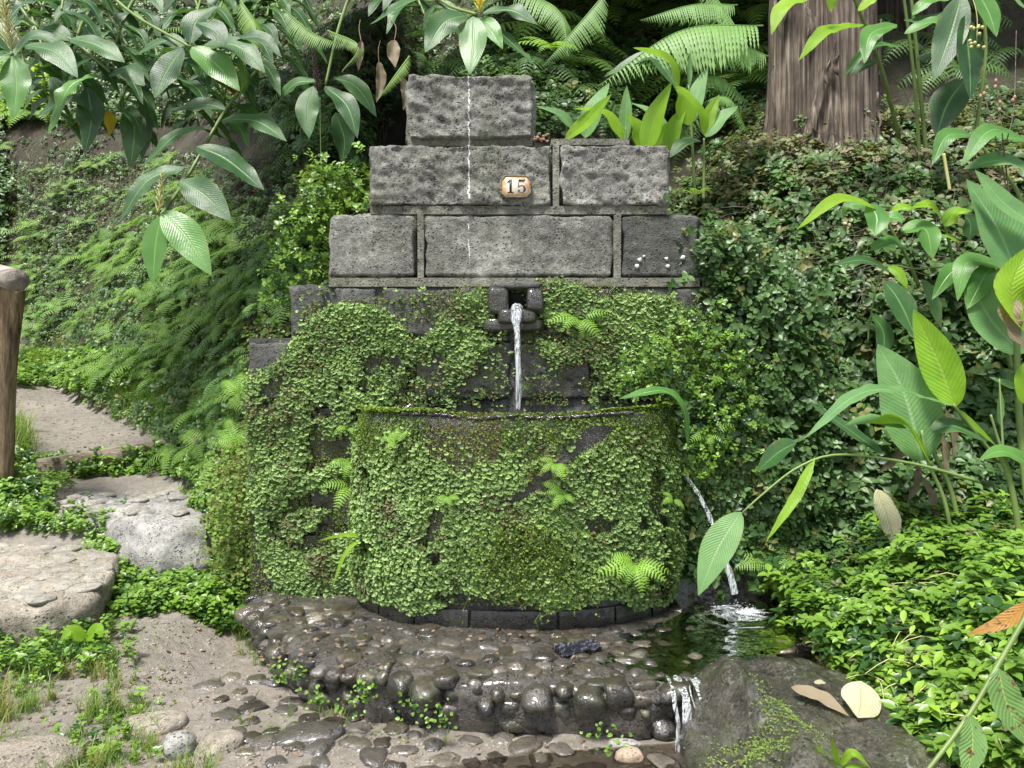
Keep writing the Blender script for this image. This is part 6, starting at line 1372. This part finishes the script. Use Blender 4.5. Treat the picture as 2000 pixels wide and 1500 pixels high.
# grass blades on the basin
g_ = plant('grass_tuft', (712, 1045, 3.72), 'long pale grass blades hanging on the lower left of the basin', 'grass', [([(712, 1045), (712, 1060)], .003, .002)],
   [('lime', 9, [(712, 1048), (670, 1045), (622, 1056)], -.08, {'shape': 'strap', 'wave': 0}), ('lime', 9, [(710, 1050), (675, 1080), (648, 1150)], -.1, {'shape': 'strap', 'wave': 0}), ('glaucous', 7, [(714, 1050), (722, 1090), (710, 1165)], -.06, {'shape': 'strap', 'wave': 0})])
plant('seedling', (1640, 1510, 2.2), 'bright green seedling leaves in front of the wet boulder', 'seedling', [([(1640, 1530), (1640, 1495)], .004, .003)],
   [('lime', 16, [(1640, 1497), (1665, 1470), (1700, 1500)], -.02, CAN), ('lime', 16, [(1640, 1497), (1628, 1465), (1625, 1440)], -.02, CAN), ('lime', 18, [(1640, 1500), (1612, 1480), (1594, 1455)], -.02, CAN), ('lime', 14, [(1640, 1500), (1680, 1500), (1720, 1520)], -.02, CAN)])
plant('seedling', (135, 1290, 3.4), 'broadleaf seedling with two pointed leaves below the low step', 'seedling', [([(165, 1290), (165, 1250)], .004, .003)],
   [('lime', 26, [(165, 1250), (140, 1232), (118, 1250)], -.05, CAN), ('lime', 28, [(168, 1250), (190, 1228), (200, 1245)], -.03, CAN), ('lime', 24, [(112, 1295), (105, 1275), (94, 1262)], -.03, CAN), ('lime', 20, [(170, 1260), (190, 1265), (205, 1275)], -.03, CAN)])

# ------------------------------------------------------------------ twigs, roots, hanging stems
B = Buf()
for k in range(260):
    px, py = samplepoly([(540, 40), (790, 60), (780, 300), (560, 330), (250, 250), (300, 200)], 1)[0]; p = hit1(px, py) + np.array((0, -.05, .1)); L_ = random.uniform(.2, .7)
    V, F = tube([p, p + np.array((random.uniform(-.06, .06), -.05, -L_ * .5)), p + np.array((random.uniform(-.12, .12), -.06, -L_))], [.004, .0015], 4, 6, False); B.add(V, F)
tag(B.build('hanging_roots', M['twig']), 'thin dry roots hanging in the dark hollow', 'roots', kind='stuff')
B = Buf()
for k in range(1000):
    px, py = samplepoly([(1320, 420), (1450, 300), (1480, 250), (1990, 200), (1990, 540), (1700, 700), (1450, 700)], 1)[0]; p = hit1(px, py) + np.array((0, -.08, .05)); a = random.uniform(0, 6.28); L_ = random.uniform(.08, .35)
    V, F = tube([p, p + np.array((math.cos(a) * L_ * .5, -.06, math.sin(a) * L_ * .4 + .03)), p + np.array((math.cos(a) * L_, -.04, math.sin(a) * L_ * .8))], [.0028, .001], 4, 5, False); B.add(V, F)
tag(B.build('dry_twigs', M['twig']), 'dry twigs tangled in the creeper below the conifer', 'twigs', kind='stuff')
B = Buf()
for k in range(700):
    px, py = samplepoly([(0, 250), (260, 240), (430, 320), (400, 420), (0, 480)], 1)[0]; p = hit1(px, py) + np.array((0, -.03, .02)); L_ = random.uniform(.05, .3)
    V, F = tube([p, p + np.array((random.uniform(-.06, .06), -.03, -L_ * .5)), p + np.array((random.uniform(-.1, .1), -.03, -L_))], [.005, .002], 3, 4, False); B.add(V, F)
tag(B.build('rootlets', M['twig']), 'matted rootlets on the eroded upper left bank', 'roots', kind='stuff')
# dried seed stalks at the right
st = plant('dry_seed_stalk', (1945, 440, 4.0), 'thin dried seed stalks with pale brown capsules at upper right', 'dry stalk', [([(1975, 420), (1950, 290), (1922, 185)], .004, .002, 4.0, 'twig'), ([(1975, 420), (1955, 240), (1945, 160)], .004, .002, 4.0, 'twig'), ([(1965, 280), (1980, 210), (1985, 60)], .003, .002, 4.0, 'twig')], [])
V0, F0 = ico(1)
for (px, py) in [(1922, 183), (1928, 172), (1915, 188), (1945, 158), (1953, 200), (1952, 215), (1982, 190), (1978, 196), (1944, 170)]: link('seed_capsule', mesh('seed_capsule', V0 * .011 * np.array((.8, .8, 1.3)) + at(px, py, 4.0) - at(1945, 440, 4.0), F0), M['twigpale'], st)
plant('cut_stem', (1845, 300, 4.6), 'short cut brown cane stump standing by the tall stems', 'stump', [([(1828, 310), (1838, 270), (1838, 232)], .012, .011, 4.6, 'stem')], [])
plant('cut_stem', (1850, 370, 4.5), 'pale cut cane stump leaning beside its taller neighbour', 'stump', [([(1855, 372), (1848, 330), (1843, 300)], .009, .009, 4.5, 'bract')], [])
plant('green_stalk', (628, 345, 4.7), 'thin upright horsetail stalk in the dark left of the wall top', 'horsetail', [([(628, 345), (626, 270), (625, 190)], .004, .002)], [])
for i in range(26):
    if i == 0: root = bpy.data.objects.get('green_stalk')
    u = i / 26; y_ = 340 - 140 * u; s = 1 if i % 2 else -1
    V, F = tube([at(626, y_, 4.7), at(626 + s * 18, y_ - 12, 4.65)], [.0012, .0006], 3, 3, False)
    b = at(628, 345, 4.7); link('needle', mesh('needle', V - b, F), M['grassfine'], root)

# grit, pebbles and leaf litter on the trodden ground
def ground_pts(poly, n):
    p = samplepoly(poly, n); P = hit(p[:, 0], p[:, 1]); P[:, 2] = Hg(P[:, 0], P[:, 1]); return P
gp = [(240, 1190), (330, 1180), (500, 1260), (620, 1360), (900, 1440), (1350, 1460), (1340, 1560), (-40, 1560), (-40, 1300), (200, 1260)]
lp = [(20, 760), (110, 755), (330, 850), (80, 900), (20, 880)]
iv1, if1 = ico(1); PEB = (iv1 * np.array((1, .8, .6)), if1, np.zeros((len(iv1), 2)))
P = np.vstack([ground_pts(gp, 3800), ground_pts(lp, 900)]); n_ = len(P)
o = scatter('grit', PEB, P, unit(np.array((0, 0, 1)) + rvec(n_) * .3), rvec(n_), np.abs(RNG.normal(0, .0045, n_)) + .0015, M['step']); tag(o, 'grit and tiny pebbles scattered on the mud path', 'gravel', kind='stuff')
P = np.vstack([ground_pts(gp, 330), ground_pts(lp, 120), np.c_[RNG.uniform(-1.2, .3, 130), RNG.uniform(3.0, 3.5, 130), np.full(130, .012)]]); n_ = len(P)
o = scatter('leaf_litter', IVY, P + np.array((0, 0, .004)), unit(np.array((0, 0, 1)) + rvec(n_) * .35), rvec(n_), RNG.uniform(.008, .028, n_), M['litter']); tag(o, 'small brown fallen leaves scattered over path and platform', 'leaf litter', kind='stuff')
B = Buf()
for q in ground_pts(gp, 90):
    a = random.uniform(0, 6.28); L_ = random.uniform(.02, .09); V, F = tube([q + np.array((0, 0, .004)), q + np.array((math.cos(a) * L_, math.sin(a) * L_, .008))], [.0018, .0009], 4, 3, False); B.add(V, F)
tag(B.build('fallen_twigs', M['twig']), 'short fallen twigs on the mud path', 'twigs', kind='stuff')
P = ground_pts([(240, 1190), (520, 1260), (900, 1440), (300, 1470), (60, 1330)], 900); P = P[fbm(P, 4, 3, 44) > .15]; n_ = len(P)
many('path_moss', [WORT2], P + np.array((0, 0, .003)), unit(np.array((0, 0, 1)) + rvec(n_) * .5), rvec(n_), RNG.uniform(.006, .014, n_), M['wortfine'], label='thin moss patches on the trodden mud', cat='moss')

# ------------------------------------------------------------------ unseen crown foliage, added overhead to darken the bank behind
crown = leaf_tmpl(((0, 0), (.3, .3), (.65, .3), (1, 0)), .05, .2)
def crown_mass(name, c, r, n, label):
    q = rvec(n) * (RNG.random(n) ** .45)[:, None] * np.array(r) + np.array(c); q = q[fbm(q, .8, 2, 5) > -.25]; m_ = len(q)
    o = many(name, SPRIGS, q, rvec(m_) + np.array((0, 0, .8)), rvec(m_), RNG.uniform(.3, .55, m_), M['ivy'], label=label, cat='tree crown'); return o
crown_mass('shade_crown', (-1.6, 8.2, 6.6), (2.6, 2.0, .9), 1500, 'unseen leafy tree crown added over the left bank to shade it')
crown_mass('shade_crown', (3.0, 8.6, 7.4), (4.4, 3.2, 1.4), 5200, 'unseen conifer crown foliage added to shade the right bank')
crown_mass('shade_crown', (0.0, 6.4, 5.9), (3.6, 1.1, .6), 1500, 'unseen leaf mass added above the fountain to shade the bank')

# ------------------------------------------------------------------ tell alike ferns apart by where they stand
ORD = ['leftmost', 'second from the left', 'third from the left', 'fourth from the left', 'fifth from the left', 'sixth from the left', 'seventh from the left', 'eighth from the left', 'ninth from the left', 'tenth from the left', 'eleventh from the left', 'twelfth from the left']
def to_px(o):
    p = np.array(o.location) - EYE; c, s_ = math.cos(PITCH), math.sin(PITCH); f_ = p[1] * c - p[2] * s_; u_ = p[1] * s_ + p[2] * c
    return 1000 + p[0] / f_ * FPX, 750 - u_ / f_ * FPX
def relabel(group, noun, marks):
    obs = [o for o in C.objects if o.get('group') == group and o.parent is None]; zones = {}
    for o in obs:
        x, y = to_px(o); k = min(range(len(marks)), key=lambda i: (marks[i][0] - x) ** 2 + (marks[i][1] - y) ** 2); zones.setdefault(k, []).append((x, o))
    for k, l in zones.items():
        l.sort(key=lambda e: e[0])
        for i, (x, o) in enumerate(l): o['label'] = (ORD[i] + ' ' if len(l) > 1 and i < len(ORD) else '') + noun + ' ' + marks[k][2]
relabel('ferns covering the left bank', 'green fern', [(480, 560, 'between the path bank and left shoulder block'), (80, 640, 'above the far log step'), (200, 600, 'on the bank above the grass strip'), (330, 560, 'right below the hanging ginger leaves'), (430, 480, 'behind the lowest hanging ginger leaf'), (540, 450, 'left of the sunlit leaf clump'), (150, 520, 'on the left bank at rail height'), (290, 700, 'above the horsetail patch'), (420, 620, 'midway between path and wall'), (600, 430, 'touching the stepped wall edge')])
relabel('small ferns on the upper left bank', 'small shaded fern', [(80, 380, 'under the ginger corner plant'), (80, 520, 'just above the fence post'), (200, 350, 'under the drooping wavy leaf'), (200, 500, 'on brown earth right of the post'), (320, 380, 'beside the bud spike'), (320, 560, 'below the bud spike leaves'), (420, 420, 'behind the ginger stem'), (180, 620, 'low on the left bank')])
relabel('ferns on the shaded bank behind the fountain', 'dark drooping fern', [(600, 60, 'left of the withered flower head'), (600, 260, 'in the hollow left of the wall'), (720, 120, 'beside the dry hanging leaves'), (740, 20, 'high above the hollow'), (860, 60, 'behind the hanging rosette'), (1000, 40, 'above the top block'), (1120, 60, 'right of the top block'), (1250, 60, 'above the canna sprouts'), (1250, 180, 'behind the canna sprouts'), (1400, 60, 'among pale fronds by the conifer'), (1440, 200, 'left of the conifer foot')])
relabel('pale ferns beside the wall', 'pale arching fern', [(420, 620, 'above the horsetail patch'), (440, 760, 'by the wall foot left side'), (520, 560, 'beside the left shoulder block'), (600, 500, 'beside the third course of blocks'), (500, 680, 'at the wall left corner')])
relabel('broad ferns left of the conifer', 'broad green fern', [(1120, 80, 'right of the top block'), (1220, 120, 'above the canna sprouts'), (1350, 60, 'under the large pale fronds'), (1440, 160, 'beside the conifer trunk')])
relabel('ferns right of the conifer', 'dark fern', [(1780, 60, 'around the second trunk'), (1900, 60, 'behind the hanging ginger leaves'), (1960, 120, 'at the upper right corner')])
relabel('ginger plants massed on the upper left bank', 'dark ginger plant', [(0, 0, 'at the top left corner'), (150, 0, 'above the arching ginger'), (300, 0, 'behind the glossy clump'), (450, 0, 'above the hanging stem'), (600, 0, 'left of the withered flower head'), (250, 90, 'in the shade under the clump'), (80, 80, 'behind the yellow flower spike')])
relabel('large pale fronds left of the conifer', 'large pale frond', [(1490, 60, 'springing beside the conifer trunk'), (1380, 0, 'at the top edge above canna sprouts'), (1050, 0, 'above the top block')])
relabel('single fronds hanging at the top', 'hanging green frond', [(450, 20, 'above the glossy ginger clump'), (600, 60, 'by the withered flower head'), (800, 90, 'beside the top block')])

relabel('ferns at the board end', 'low fern', [(400, 860, 'spreading over the riser board end'), (330, 850, 'at the middle of the riser board')])
relabel('shrivelled leaves on canna stems', 'dry shrivelled leaf', [(1850, 800, 'hanging on the canna stems'), (1750, 900, 'below the long arching stem')])
relabel('lime ferns beside the wall', 'small lime fern', [(700, 340, 'beside the plate course'), (600, 430, 'beside the third course'), (540, 520, 'above the left shoulder')])
relabel('sunlit ferns at the left crest', 'sunlit fern', [(20, 220, 'on the far crest at the left edge')])
relabel('light ferns at the top left', 'light fern', [(520, 20, 'hanging above the ginger leaves')])
relabel('dead leaves on upper bank', 'shrivelled brown leaf', [(740, 120, 'in the shade beside the top block')])

# any label still shared says which is higher
seen = {}
for o in sorted([o for o in C.objects if o.parent is None and o.get('label') and not o.get('kind')], key=lambda o: to_px(o)[1]):
    seen.setdefault(o['label'], []).append(o)
for l, obs in seen.items():
    if len(obs) > 1:
        for o, w_ in zip(obs, ['upper', 'lower'] if len(obs) == 2 else ['topmost', 'second highest', 'third highest', 'fourth highest', 'fifth highest', 'sixth highest', 'seventh highest', 'eighth highest', 'ninth highest']): o['label'] = w_ + ' ' + l
relabel('ferns left of the post', 'fern', [(-450, 450, 'far left beyond the post'), (-250, 450, 'left beyond the post'), (-50, 400, 'just left of the post'), (-100, 600, 'low on the bank left of the post')])
